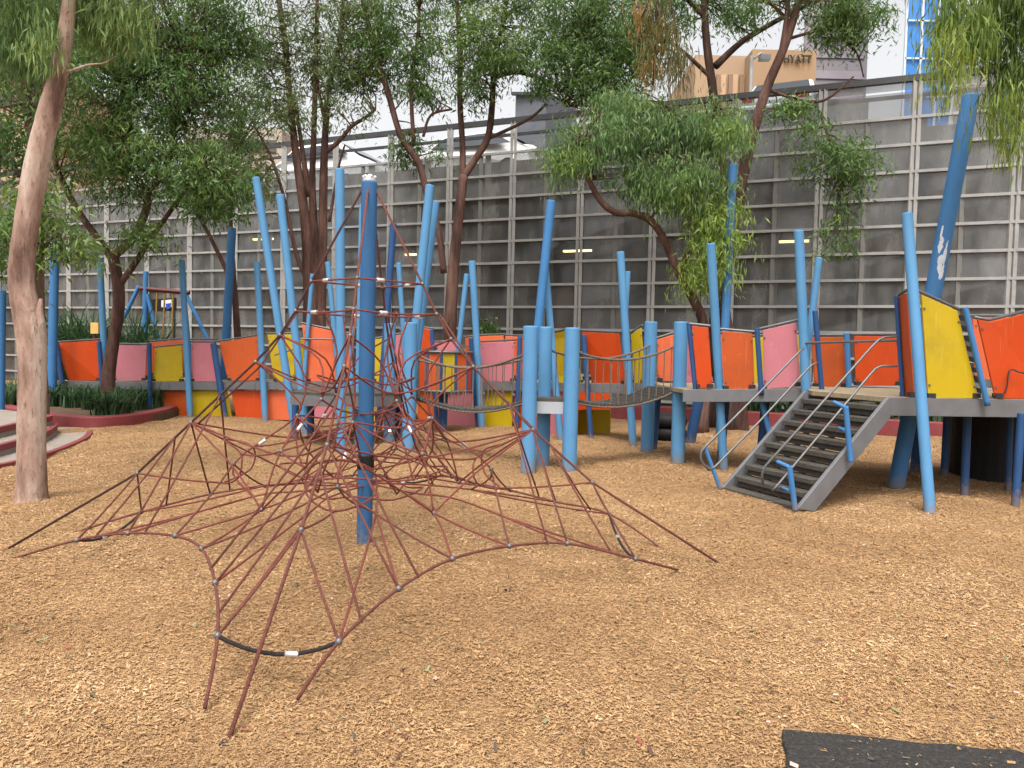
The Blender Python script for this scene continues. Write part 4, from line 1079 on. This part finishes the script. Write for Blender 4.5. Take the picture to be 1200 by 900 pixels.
MB().slab([wp(1.9, 6.5, -.97), wp(8.3, 6.5, -.97), wp(8.3, 7.3, -.97), wp(1.9, 7.3, -.97)], .08, -Wn).build("ramp_wall", DCONC, cpk)
# plant box / lift overrun on the roof
pbx = thing("roof_plant_box", "dark grey plant box on the car park roof between trees", "plant box", wp(1.3, 5.6, -4))
q0, q1 = P(604, 112, 22.5), P(640, 112, 22.0)
bevel(MB().slab([Vector((q0.x, q0.y, 6.1)), Vector((q1.x, q1.y, 6.1)), Vector((q1.x + 1, q1.y + 1.5, 6.1)), Vector((q0.x + 1, q0.y + 1.5, 6.1))], q0.z - 6.1, Vector((0, 0, 1))).build("housing", mat("dark_cladding", srgb(92, 94, 100), .6), pbx), .02)
MB().bar(Vector((q0.x - .1, q0.y - .06, q0.z + .03)), Vector((q1.x + .1, q1.y - .06, q1.z + .03)), .12, .08).build("cornice", rl, pbx)

# cars on the roof deck
def car(label, loc, rz, paint, tall=1.0):
    t = thing("parked_car", label, "car", loc, "cars parked on the car park roof")
    M = Matrix.Translation(loc) @ Matrix.Rotation(rz, 4, 'Z')
    pr = [(-2.1, .35), (-2.15, .8), (-1.95, .95), (-1.25, 1.02 * tall), (-.75, 1.45 * tall), (.9, 1.5 * tall), (1.75, 1.05 * tall), (2.1, .95), (2.15, .4)]
    mb = MB(); n = len(pr)
    def sect(y, inset): return [M @ Vector((x, y, z)) if z < 1.03 * tall else M @ Vector((x * (1 - inset * .1), y * (1 - inset), z)) for x, z in pr]
    A, B = sect(-.85, .18), sect(.85, .18)
    mb.add(A + B, [tuple(range(n)), tuple(range(2 * n - 1, n - 1, -1))] + [(i, i + n, (i + 1) % n + n, (i + 1) % n) for i in range(n)])
    bevel(mb.build("body", paint, t), .07, 3)
    gm = mat("car_glass", srgb(30, 36, 42), .08, 0, spec=.8)
    for s in (-1, 1):
        win = [(-1.05, 1.06), (-.68, 1.38), (.82, 1.42), (1.45, 1.06)]
        pts = []
        for x, z in win:
            yy = .85 if z < 1.1 else .85 * .84
            pts.append(M @ Vector((x, s * (yy + .012), z * tall)))
        MB().slab(pts, .02, M.to_3x3() @ Vector((0, s, 0))).build("side_window", gm, t)
    for x0, z0, x1, z1, nm in ((-1.24, 1.07, -.80, 1.40, "rear_window"), (1.70, 1.10, .98, 1.45, "windscreen")):
        sg_ = -1 if x0 < 0 else 1
        pts = [M @ Vector((x0 + sg_ * .02, -.72, z0 * tall)), M @ Vector((x0 + sg_ * .02, .72, z0 * tall)), M @ Vector((x1 + sg_ * .02, .62, z1 * tall)), M @ Vector((x1 + sg_ * .02, -.62, z1 * tall))]
        MB().slab(pts, .02, M.to_3x3() @ Vector((sg_, 0, .4)).normalized()).build(nm, gm, t)
    for x in (-1.3, 1.35):
        for s in (-1, 1):
            w = MB().tube([M @ Vector((x, s * .70, .33)), M @ Vector((x, s * .87, .33))], .33, 18).build("wheel", BLACK, t)
            MB().tube([M @ Vector((x, s * .85, .33)), M @ Vector((x, s * .885, .33))], .2, 14).build("rim", STEEL, w)
    lm = mat("tail_light_red", srgb(170, 30, 28), .2)
    for s in (-1, 1):
        MB().box(M @ Vector((-2.12, s * .62, .82)), (.06, .3, .14), rz).build("tail_light", lm, t)
        MB().box(M @ Vector((2.1, s * .62, .8)), (.08, .3, .14), rz).build("headlight", FERR, t)
ang = math.atan2(Wd.y, Wd.x)
car("white hatchback on the roof deck, seen between trunks left of centre", wp(-2.0, 6.1, -1.95), ang, WHITE)
car("pale beige car on the roof deck behind the forked brown trunk", wp(-.35, 6.1, -5.2), ang + .3, mat("beige_car_paint", srgb(208, 196, 176), .3), 1.05)
car("white sedan on the roof, roofline showing above the rail right of centre", wp(6.35, 6.85, -3.3), math.pi / 2 - .45, mat("pale_silver_paint", srgb(206, 214, 214), .25), 1.12)
car("white car on the roof deck behind the multi-stem tree at left", wp(-7.5, 6.1, -2.2), ang, mat("white_van_paint", srgb(228, 230, 234), .3), 1.15)

# lamp post on roof
lp_ = thing("roof_lamp_post", "thin pale lamp post with floodlight on the car park roof", "lamp post", wp(6, 6.1, -3))
q = P(881, 66, 19.8); MB().tube([Vector((q.x, q.y, 6.1)), q], .045, 10).build("pole", FRAME, lp_)
MB().tube([q - Vector((0, 0, .1)), P(892, 62, 19.8), P(896, 66, 19.8)], .025, 8).build("arm", FRAME, lp_)
MB().box(P(896, 68, 19.8), (.26, .2, .12)).build("floodlight", STEEL, lp_)

# ------------------------------------------------------------------ far buildings
def tower(name, label, px0, px1, ptop, Y, m, depth=25, rz=0, extra=None):
    a, b = P(px0, ptop, Y), P(px1, ptop, Y); h = max(a.z, b.z)
    t = thing(name, label, "building", ((a.x + b.x) / 2, Y, 0))
    MB().slab([Vector((a.x, Y, 0)), Vector((b.x, Y, 0)), Vector((b.x + depth * rz, Y + depth, 0)), Vector((a.x + depth * rz, Y + depth, 0))], h, Vector((0, 0, 1))).build("wall", m, t)
    return t, a.x, b.x, h
TAN = mat("tan_render", srgb(158, 134, 108), .8, .06, .2)
Yh = 95
t, x0, x1, h = tower("hotel_building", "tan hotel block with dark rooftop lettering beyond the car park", 815, 893, 66, Yh, TAN, 30)
t2 = t
xa, xb = P(882, 57, Yh - 3).x, P(957, 62, Yh - 3).x; hh = P(900, 58, Yh - 3).z
MB().slab([Vector((xa, Yh - 3, 0)), Vector((xb, Yh - 3, 0)), Vector((xb, Yh + 20, 0)), Vector((xa, Yh + 20, 0))], hh, Vector((0, 0, 1))).build("wing", mat("tan_render_wing", srgb(152, 126, 98), .8, .06, .2), t)
wm = mat("peach_window", srgb(186, 154, 122), .3, .05, .5)
for xx in (842, 856, 869, 884):
    w = [P(xx, 88, Yh - .2), P(xx + 9, 87, Yh - .2)]
    f = MB().slab([w[0], w[1], Vector((w[1].x, Yh - .2, 12)), Vector((w[0].x, Yh - .2, 12))], .15).build("window", wm, t)
    MB().bar(w[0] + Vector((0, -.1, 0)), Vector((w[0].x, Yh - .3, 12)), .5, .3).build("pier", mat("tan_pier", srgb(136, 112, 90), .8), t)
fc = bpy.data.curves.new("sign_letters", 'FONT'); fc.body = "HYATT"; fc.size = 1.25; fc.extrude = .12; fc.space_character = 1.05
fo = bpy.data.objects.new("sign_letters", fc); COL.objects.link(fo)
fp = P(918, 73, Yh - 3.3); fo.location = fp - Vector(t.location); fo.rotation_euler = (R(90), 0, 0)
fc.materials.append(mat("dark_letter", srgb(60, 50, 42), .6)); fo.parent = t
bpy.context.view_layer.update()
me = bpy.data.meshes.new_from_object(fo.evaluated_get(bpy.context.evaluated_depsgraph_get()))
lo = bpy.data.objects.new("sign_lettering", me); COL.objects.link(lo); lo.parent = t; lo.location = fo.location; lo.rotation_euler = fo.rotation_euler; lo.scale = (.8, 1, 1)
bpy.data.objects.remove(fo); bpy.data.curves.remove(fc)

GREY = mat("grey_cladding", srgb(128, 122, 124), .7, .06, .2)
t, x0, x1, h = tower("office_tower", "grey banded office tower rising right of the tan hotel", 946, 1022, -60, 130, GREY, 20, .42)
for i in range(26):
    z = h - 3 - i * 3.4
    if z < 4: break
    MB().slab([Vector((x0 + .6, 129.8, z)), Vector((x1 - .6, 129.8, z)), Vector((x1 - .6, 129.8, z - 1.3)), Vector((x0 + .6, 129.8, z - 1.3))], .12).build("window_band", mat("tower_band", srgb(146, 138, 142), .3, .1, .2), t)
BLUEG = mat("blue_glass", srgb(64, 124, 190), .3, .15, .3, spec=.3)
t, x0, x1, h = tower("glass_tower", "bright blue glass tower at upper right behind the hanging leaves", 1066, 1122, -80, 110, BLUEG, 20, .52)
for i in range(4):
    xx = x0 + (x1 - x0) * i / 3
    MB().bar((xx, 109.8, 0), (xx, 109.8, h), .3, .3).build("fin", mat("pale_fin", srgb(190, 200, 210), .4), t)
for i in range(20):
    z = h - 2 - i * 5.2
    if z > 2: MB().bar((x0, 109.75, z), (x1, 109.75, z), .2, .22).build("spandrel", mat("pale_fin", srgb(190, 200, 210), .4), t)
t, x0, x1, h = tower("far_office_block", "low pale grey block behind the right end of the car park", 1120, 1330, 92, 90, mat("pale_block", srgb(140, 136, 130), .8, .08, .2), 20, .6)
for i in range(3):
    z = h - 1.5 - i * 3.2
    MB().slab([Vector((x0 + 1, 89.8, z)), Vector((x1 - 1, 89.8, z)), Vector((x1 - 1, 89.8, z - 1.4)), Vector((x0 + 1, 89.8, z - 1.4))], .1).build("window_band", mat("block_band", srgb(90, 100, 112), .3), t)
t, x0, x1, h = tower("apartment_building", "peach apartment block peeping through leaves at the far left", -160, 34, 60, 80, mat("peach_render", srgb(170, 142, 122), .8, .06, .2), 20)
for i in range(5):
    z = h - 1.2 - i * 3.0
    for j in range(7):
        xx = x0 + 1 + (x1 - x0 - 2) * j / 7
        MB().slab([Vector((xx, 79.85, z)), Vector((xx + 1.6, 79.85, z)), Vector((xx + 1.6, 79.85, z - 1.4)), Vector((xx, 79.85, z - 1.4))], .1).build("window", mat("dark_window", srgb(86, 76, 72), .3), t)
t, x0, x1, h = tower("low_office_block", "pale low block glimpsed through leaves left of the multi-stem tree", 215, 330, 150, 75, mat("cream_render", srgb(164, 152, 142), .8, .06, .2), 20)
for i in range(3):
    z = h - 1.2 - i * 3.0
    MB().slab([Vector((x0 + .5, 74.85, z)), Vector((x1 - .5, 74.85, z)), Vector((x1 - .5, 74.85, z - 1.2)), Vector((x0 + .5, 74.85, z - 1.2))], .1).build("window_band", mat("dark_window", srgb(86, 76, 72), .3), t)

# ------------------------------------------------------------------ trees
def limb(mb, pts, Y, jit=.0):
    """pts: (px, py, width_px[, dY])"""
    V = [P(p[0], p[1], Y + (p[3] if len(p) > 3 else 0)) for p in pts]
    rs = [wpx(p[2], Y) for p in pts]
    k = 5; vv = crom(V, k); rr = []
    for i in range(len(rs) - 1): rr += [rs[i] + (rs[i + 1] - rs[i]) * j / k for j in range(k)]
    rr.append(rs[-1])
    rr = [r * random.uniform(.975, 1.025) for r in rr]
    mb.tube(vv, rr, 12)
    return vv

def leaves(name, clusters, Llen, Wfrac, mt, parent, droop=.6, hang=0.0):
    """clusters: list of (centre, radius, n leaves, tint base)"""
    C, T, HG = [], [], []
    for c, r, n, tb in clusters:
        g = rng.normal(0, 1, (n, 3)) * np.array([r, r, r * .62])
        g[:, 2] -= (g[:, 0] ** 2 + g[:, 1] ** 2) / max(r, .05) * .18
        if hang: g[:, 2] -= rng.random(n) * hang
        C.append(np.array(tuple(c)) + g); T.append(np.clip(tb + rng.normal(0, .17, n), 0, 1))
    C = np.concatenate(C); T = np.concatenate(T); n = len(C)
    L = Llen * rng.uniform(.6, 1.3, n); W = L * Wfrac * rng.uniform(.7, 1.3, n)
    yaw = rng.uniform(0, 6.283, n); tilt = -np.abs(rng.normal(droop, .45, n)).clip(0, 1.5); roll = rng.uniform(0, 6.283, n)
    d = np.stack([np.cos(yaw) * np.cos(tilt), np.sin(yaw) * np.cos(tilt), np.sin(tilt)], -1)
    s = np.stack([-np.sin(yaw), np.cos(yaw), np.zeros(n)], -1); u = np.cross(d, s)
    s2 = s * np.cos(roll)[:, None] + u * np.sin(roll)[:, None]
    V = np.empty((n, 4, 3)); l, w = L[:, None], W[:, None]
    V[:, 0] = C; V[:, 1] = C + d * l * .45 + s2 * w * .5; V[:, 2] = C + d * l + np.array([0, 0, -1]) * l * .15; V[:, 3] = C + d * l * .45 - s2 * w * .5
    me = quads(name, V.reshape(-1, 3), np.arange(n * 4).reshape(-1, 4), np.repeat(T, 4), mt)
    return link(name, me, parent)

def tree(label, Y, limbs, blobs, bk, lf, llen=.13, wf=.24, per=42, cr=.22, name="gum_tree", base=None, dens=1.0, droop=.6, hang=0, twigs=True, cat="tree", group=None, extra=None):
    b = limbs[0][0]; bp = P(b[0], b[1], Y)
    t = thing(name, label, cat, (bp.x, bp.y, 0), group)
    tm = MB(); pts = []
    first = True
    for lb in limbs:
        vv = limb(tm, lb, Y)
        pts += vv[len(vv) // 3:]
        if first:
            first = False
            v0 = vv[0]
            if v0.z > 0.02 and not base:
                r0 = wpx(lb[0][2], Y)
                tm.tube([Vector((v0.x, v0.y, -.1)), Vector((v0.x, v0.y, .15)), v0 + Vector((0, 0, .01))], [r0 * 1.25, r0 * 1.08, r0], 12)
    cl, cl2 = [], []
    for (px, py, rx, ry, n, *ex) in blobs + (extra[0] if extra else []):
        tgt = cl2 if extra and (px, py, rx, ry, n, *ex) in extra[0] else cl
        dY = ex[0] if ex else 0; tb = ex[1] if len(ex) > 1 else .5
        c = P(px, py, Y + dY); ax, az = rx * Y / 900, ry * Y / 900; ay = (ax + az) / 2
        for _ in range(n):
            while True:
                q = Vector((random.uniform(-1, 1), random.uniform(-1, 1), random.uniform(-1, 1)))
                if q.length < 1: break
            q = q * (.55 + .45 * q.length)
            tgt.append((c + Vector((q.x * ax, q.y * ay, q.z * az)), cr * random.uniform(.6, 1.25), max(6, int(per * dens * random.uniform(.5, 1.4))), min(1, max(0, tb + q.z * .10 + random.gauss(0, .10)))))
    if twigs and pts:
        for c, r, n, _ in cl[::2]:
            src = min(pts, key=lambda p: (p - c).length + random.random() * .6)
            if (src - c).length > 3.2: continue
            md = src.lerp(c, .5) + Vector((random.gauss(0, .08), random.gauss(0, .08), random.uniform(-.02, .15) * (src - c).length))
            tm.tube(crom([src, md, c + Vector((0, 0, -.03))], 3), [.020, .017, .014, .012, .010, .007, .004][:7], 5, False)
    tm.build("trunk", bk, t)
    if cl: leaves("crown", cl, llen, wf, lf, t, droop, hang)
    if cl2: leaves("fresh_growth", cl2, llen, wf, extra[1], t, droop, hang)
    return t

# 1 foreground pale trunk at left
tree("pale pink-barked gum trunk in the left foreground rising from the woodchips", 7.07,
     [[(37, 593, 41), (37, 584, 36), (37, 560, 32), (37, 500, 30), (38, 430, 30), (36, 388, 33), (28, 352, 28), (25, 318, 27), (33, 250, 26), (46, 180, 26), (58, 130, 24), (70, 80, 19), (78, 30, 16), (83, -20, 14), (95, -120, 11), (110, -230, 8)],
      [(68, 88, 4.5), (86, 82, 3.2), (104, 76, 2.4), (122, 74, 1.6), (136, 66, 1)], [(82, -30, 8), (40, -70, 5), (0, -110, 4)], [(86, -40, 9), (140, -110, 6), (180, -190, 4)], [(48, 350, 3), (46, 366, 9), (44, 380, 17), (41, 396, 22), (38, 420, 25)]],
     [(30, -4, 56, 36, 46, .7, .5), (8, 30, 32, 46, 28, .3, .45), (118, 6, 36, 34, 40, .4, .65), (40, -90, 140, 80, 120, .2, .5), (50, 40, 9, 34, 8, -.2, .6), (140, 0, 26, 30, 20, .2, .7), (130, -130, 110, 90, 80, .2, .5)],
     BARKP, LEAFM, .11, .12, 54, .11, droop=1.15, hang=.22, dens=1.0, twigs=False)
# 2 forked tree in the planter
tree("forked red-brown tree with dense round crown growing from the plant bed", 14.8,
     [[(127, 470, 17), (127, 440, 15), (133, 400, 13), (139, 360, 13), (138, 330, 13), (132, 300, 12)],
      [(132, 302, 11), (115, 280, 8), (92, 248, 7.5), (76, 218, 7), (65, 190, 6), (60, 140, 4)], [(133, 300, 10), (155, 280, 9), (168, 255, 9), (178, 225, 7), (200, 180, 6), (205, 120, 5), (215, 60, 4)],
      [(141, 332, 8), (156, 312, 7), (180, 275, 6), (205, 240, 5), (240, 190, 4)], [(155, 165, 5), (150, 120, 4), (140, 90, 3)]],
     [(20, 75, 60, 50, 90, .6, .4), (160, 190, 85, 48, 120, -.3, .45), (140, 95, 85, 75, 190, 0, .4), (235, 110, 75, 75, 170, .3, .42), (190, 20, 95, 55, 150, 0, .4), (250, 215, 55, 45, 85, -.2, .45), (105, 165, 45, 45, 44, -.4, .6), (70, 40, 45, 45, 60, .5, .35), (175, 275, 42, 24, 20, -.4, .5), (265, 25, 50, 50, 70, .2, .4)],
     BARKR, LEAFD, .125, .22, 52, .185, dens=1.0)
# 3 dark trunk behind the pale one, with leaves round it
tree("dark brown trunk half hidden behind the pale gum trunk", 12.6,
     [[(48, 462, 17), (46, 420, 15), (44, 340, 14), (44, 280, 14), (40, 200, 12), (30, 100, 9), (20, 0, 7)], [(42, 230, 6), (20, 200, 5), (-5, 185, 4)], [(36, 100, 7), (5, 55, 6), (-20, 40, 4)]],
     [(40, 250, 55, 48, 46, -.5, .7), (10, 150, 45, 65, 60, 0, .4), (5, 290, 30, 40, 18, -.4, .5), (20, 30, 70, 60, 80, 0, .4), (85, 285, 20, 25, 14, -.4, .75)],
     BARKG, LEAFD, .14, .24, 38, .2)
# 4 thin trunk at 275
tree("thin leaning brown trunk behind the dark blue pole", 18.0,
     [[(282, 440, 9), (278, 390, 8), (274, 340, 7), (262, 310, 5), (245, 275, 4.5), (232, 248, 3.5), (225, 200, 3)], [(276, 350, 6), (272, 290, 5), (270, 230, 4), (275, 180, 3)]],
     [(245, 230, 40, 26, 28, 0, .55), (275, 190, 40, 40, 44, 0, .5), (300, 130, 45, 50, 50, .5, .45)],
     BARKR, LEAFM, .14, .22, 34, .2)
# 5 multi-stem tree
tree("multi-stemmed dark gum with open sparse crown behind the walkway, left of mast", 17.2,
     [[(364, 440, 20), (364, 390, 17), (362, 320, 15), (358, 260, 12), (348, 190, 9), (340, 120, 7.5), (334, 50, 7), (322, -30, 5)],
      [(368, 390, 12), (369, 300, 11), (366, 220, 8), (368, 150, 6.5), (370, 80, 5.5), (372, -10, 4)],
      [(362, 230, 8), (352, 160, 5), (345, 110, 4)],
      [(374, 440, 13), (376, 380, 12), (378, 300, 11), (379, 220, 10), (381, 160, 8), (386, 100, 7), (398, 50, 6), (404, -20, 4)],
      [(380, 180, 6), (398, 165, 5), (412, 148, 4.5), (428, 138, 4), (440, 128, 3)], [(382, 150, 5), (374, 110, 4), (368, 90, 3)], [(366, 340, 7), (348, 300, 5), (335, 240, 4), (320, 190, 3.5), (305, 160, 2.5)], [(386, 260, 4), (396, 200, 3), (404, 170, 2.5)]],
     [(335, 55, 50, 48, 84, 0, .45), (395, 60, 55, 60, 96, 0, .45), (350, -25, 90, 45, 80, 0, .4), (345, 125, 40, 28, 26, -.3, .5), (405, 125, 40, 25, 20, -.3, .5), (430, 20, 40, 50, 45, 0, .5), (300, 90, 26, 50, 26, 0, .4), (310, 205, 16, 45, 16, -.4, .75)],
     BARKR, LEAFG, .125, .22, 44, .165, dens=.9)
# 6 central trees
tree("tall red-brown gum right of the mast with forked upper limbs", 17.0,
     [[(526, 440, 17), (527, 390, 15.5), (531, 320, 13), (537, 260, 11.5), (543, 205, 11)],
      [(542, 208, 8), (542, 170, 7), (539, 120, 6.5), (539, 70, 6.5), (536, 10, 5), (530, -40, 4)],
      [(544, 206, 9), (558, 185, 8), (572, 160, 8), (577, 120, 7), (579, 80, 6), (590, 20, 5), (600, -40, 4)],
      [(572, 162, 5), (595, 152, 4), (622, 138, 3.5), (640, 122, 2.5)], [(520, 320, 8), (514, 270, 7), (500, 225, 8), (490, 190, 7.5), (470, 160, 7), (455, 110, 7), (440, 60, 6), (425, 0, 5), (415, -50, 4)],
      [(579, 90, 6), (610, 85, 5), (650, 100, 4.5), (665, 110, 4)], [(485, 170, 5), (482, 100, 4.5), (490, 40, 4), (492, -30, 3)], [(496, 160, 3.5), (505, 135, 3), (530, 128, 2.5)]],
     [(560, 50, 52, 44, 110, -.4, .6), (480, 60, 45, 60, 84, .2, .45), (530, -25, 110, 40, 110, 0, .42), (440, 40, 35, 55, 58, 0, .45), (415, 90, 30, 30, 24, .2, .45), (480, 175, 40, 18, 24, .4, .4), (545, 105, 40, 22, 24, -.2, .5), (620, 30, 45, 50, 66, 0, .45), (500, 110, 30, 25, 16, .2, .5)],
     BARKR, LEAFD, .125, .22, 52, .165, dens=.95)
tree("dark spreading gum with wide crown above the roof plant box", 16.2,
     [[(835, 440, 16), (838, 380, 14), (842, 300, 12), (846, 200, 11), (836, 110, 10), (828, 50, 9), (824, -20, 7)], [(700, -40, 5), (688, 40, 5), (668, 112, 4), (664, 125, 3)], [(838, 78, 9), (868, 50, 7), (900, 30, 6), (930, 14, 5), (960, 0, 4)], [(826, 20, 6), (780, -20, 6), (700, -42, 5)],
      [(832, 90, 5), (800, 60, 4), (770, 40, 3)]],
     [(690, 20, 62, 48, 130, 0, .42), (740, 55, 50, 48, 100, 0, .45), (655, 70, 45, 42, 74, 0, .4), (700, 95, 55, 28, 58, -.2, .45), (770, 5, 50, 40, 66, 0, .42), (850, -20, 70, 34, 60, 0, .42), (705, 115, 35, 22, 22, 0, .5), (862, 25, 22, 20, 12, 0, .5)],
     BARKD, LEAFD, .125, .22, 50, .17, dens=1.0)
# 7 bent tree
tree("low bent red-brown tree with bright weeping crown in front of the glass wall", 14.6,
     [[(826, 440, 13), (824, 380, 12), (812, 350, 11), (792, 312, 10), (778, 280, 9), (762, 258, 9), (742, 250, 8.5), (722, 249, 8), (706, 238, 7.5), (692, 215, 6.5), (684, 195, 5), (676, 170, 4)],
      [(800, 328, 7), (803, 302, 6), (820, 292, 6), (827, 275, 6), (820, 255, 6), (808, 235, 6), (802, 200, 6), (800, 170, 5), (790, 130, 4)], [(762, 258, 4), (790, 200, 4), (770, 160, 3)], [(820, 180, 6), (824, 150, 5), (840, 120, 4)]],
     [(700, 160, 58, 34, 84, 0, .45), (770, 145, 60, 40, 112, 0, .42), (838, 142, 46, 36, 76, 0, .48), (665, 185, 28, 24, 26, 0, .6), (790, 210, 48, 36, 84, -.2, .5), (835, 220, 32, 34, 50, 0, .6), (745, 200, 45, 24, 36, 0, .5), (720, 118, 40, 22, 36, .3, .5)],
     BARKR, LEAFM, .13, .17, 46, .17, droop=1.0, hang=.12, extra=([(840, 262, 34, 36, 78, -.2, .5), (830, 308, 30, 28, 52, -.2, .55), (850, 150, 26, 30, 14, -.5, .2), (676, 178, 26, 20, 8, -.4, .2), (792, 222, 28, 18, 10, -.5, .2)], LEAFV))
# 8 leaning trunk at right
tree("leaning red-brown gum trunk crossing the glass wall right of the bent tree", 15.4,
     [[(856, 470, 22), (852, 400, 20), (848, 355, 15), (856, 290, 13), (868, 220, 13), (884, 150, 12), (900, 100, 11), (917, 60, 10), (932, 15, 9), (945, -40, 7), (950, -100, 6)],
      [(916, 62, 8), (922, 20, 6), (924, -20, 5)], [(922, 46, 4), (950, 38, 3.5), (985, 30, 3), (1000, 60, 2)], [(985, 40, 2), (1004, 62, 2), (1012, 90, 1.6)], [(860, 440, 20), (866, 480, 20), (868, 512, 20)], [(960, 130, 3), (972, 165, 2.5), (985, 205, 2)], [(900, 105, 4), (930, 115, 3), (965, 118, 3), (1000, 90, 2)]],
     [(990, 22, 48, 30, 78, 0, .5), (950, -25, 70, 35, 70, 0, .45), (965, 170, 40, 34, 28, -.2, .4), (995, 195, 34, 36, 36, -.2, .4), (940, 130, 26, 18, 10, 0, .5), (985, 275, 24, 24, 10, -.2, .5), (915, 130, 22, 20, 9, 0, .6), (880, 10, 22, 18, 10, 0, .5), (985, 240, 14, 20, 7, -.2, .35)],
     BARKR, LEAFD, .125, .22, 46, .17)
# 9 weeping foliage overhead at right: its trunk stands beyond the right picture edge
tree("weeping bright green tree leaning in from beyond the right edge", 7.6,
     [[(1345, 700, 40), (1340, 500, 34), (1330, 300, 30), (1310, 100, 26), (1280, -80, 20), (1200, -170, 12), (1120, -190, 8)], [(1290, -40, 12), (1220, -80, 8), (1160, -90, 6), (1100, -80, 4)], [(1310, 60, 8), (1250, 10, 6), (1190, -20, 4)]],
     [(1180, 5, 36, 40, 50, .2, .12), (1116, 0, 30, 26, 26, -.1, .35), (1148, 8, 22, 22, 22, -.2, .5), (1112, 62, 13, 26, 9, -.4, .75), (1108, 30, 10, 22, 7, -.4, .6), (1188, 70, 20, 40, 24, .1, .2), (1200, -70, 120, 60, 110, 0, .4), (1176, 95, 9, 36, 8, -.2, .55), (1196, 125, 9, 36, 8, 0, .6), (1182, 140, 5, 26, 4, -.1, .8), (1260, 60, 50, 90, 50, 0, .4)],
     BARKG, LEAFB, .13, .10, 44, .085, droop=1.35, hang=.38, twigs=False)
# 10 orange dry hanging foliage
tree("dry orange and olive hanging branch above the bent tree crown", 9.5,
     [[(770, -160, 6), (772, -60, 5), (770, 0, 4), (768, 60, 3), (765, 100, 2)], [(772, -40, 3), (790, 20, 2), (795, 80, 1.5)], [(770, -20, 3), (752, 20, 2), (748, 50, 1.5)]],
     [(770, 10, 18, 34, 16, 0, .25), (788, 50, 9, 40, 13, 0, .15), (765, 62, 7, 30, 6, 0, .6), (750, 8, 7, 18, 6, 0, .9), (800, 60, 5, 34, 6, 0, .05)],
     BARKD, LEAFY, .13, .10, 30, .08, droop=1.4, hang=.25, base=True, name="hanging_branch", cat="branch", twigs=False)
# 11 small conifer-like shrub by the wall
tree("small dark green shrub at the foot of the glass wall behind pink panel", 18.6,
     [[(572, 425, 3), (573, 400, 3), (573, 375, 2)]], [(573, 385, 10, 18, 30, 0, .3)], BARKD, LEAFD, .12, .25, 30, .12, name="shrub", cat="shrub")

# ------------------------------------------------------------------ light
w = bpy.data.worlds.new("World"); S.world = w; w.use_nodes = True
N, L = w.node_tree.nodes, w.node_tree.links
bg = N["Background"]; sky = N.new("ShaderNodeTexSky"); sky.sky_type = 'NISHITA'; sky.sun_disc = False
SUN_EL, SUN_AZ = R(62), R(192)      # azimuth clockwise from +Y
sky.sun_elevation, sky.sun_rotation = SUN_EL, SUN_AZ
sky.air_density, sky.dust_density, sky.ozone_density = 1.0, 6.0, 1.0
hs = N.new("ShaderNodeHueSaturation"); hs.inputs["Saturation"].default_value = 0.08
L.new(sky.outputs[0], hs.inputs["Color"]); L.new(hs.outputs[0], bg.inputs["Color"]); bg.inputs["Strength"].default_value = 0.15
sd = bpy.data.lights.new("sun", 'SUN'); sd.energy = 1.1; sd.angle = R(20); sd.color = (1, .95, .87)
so = bpy.data.objects.new("sun", sd); COL.objects.link(so)
dirv = Vector((math.sin(SUN_AZ) * math.cos(SUN_EL), math.cos(SUN_AZ) * math.cos(SUN_EL), math.sin(SUN_EL)))
so.rotation_euler = dirv.to_track_quat('Z', 'Y').to_euler(); so.location = dirv * 50
S.view_settings.view_transform = 'Standard'; S.view_settings.look = 'None'; S.view_settings.gamma = 1
S.view_settings.exposure = 1.03
S.cycles.max_bounces = 8; S.cycles.transparent_max_bounces = 12
S.cycles.use_denoising = True
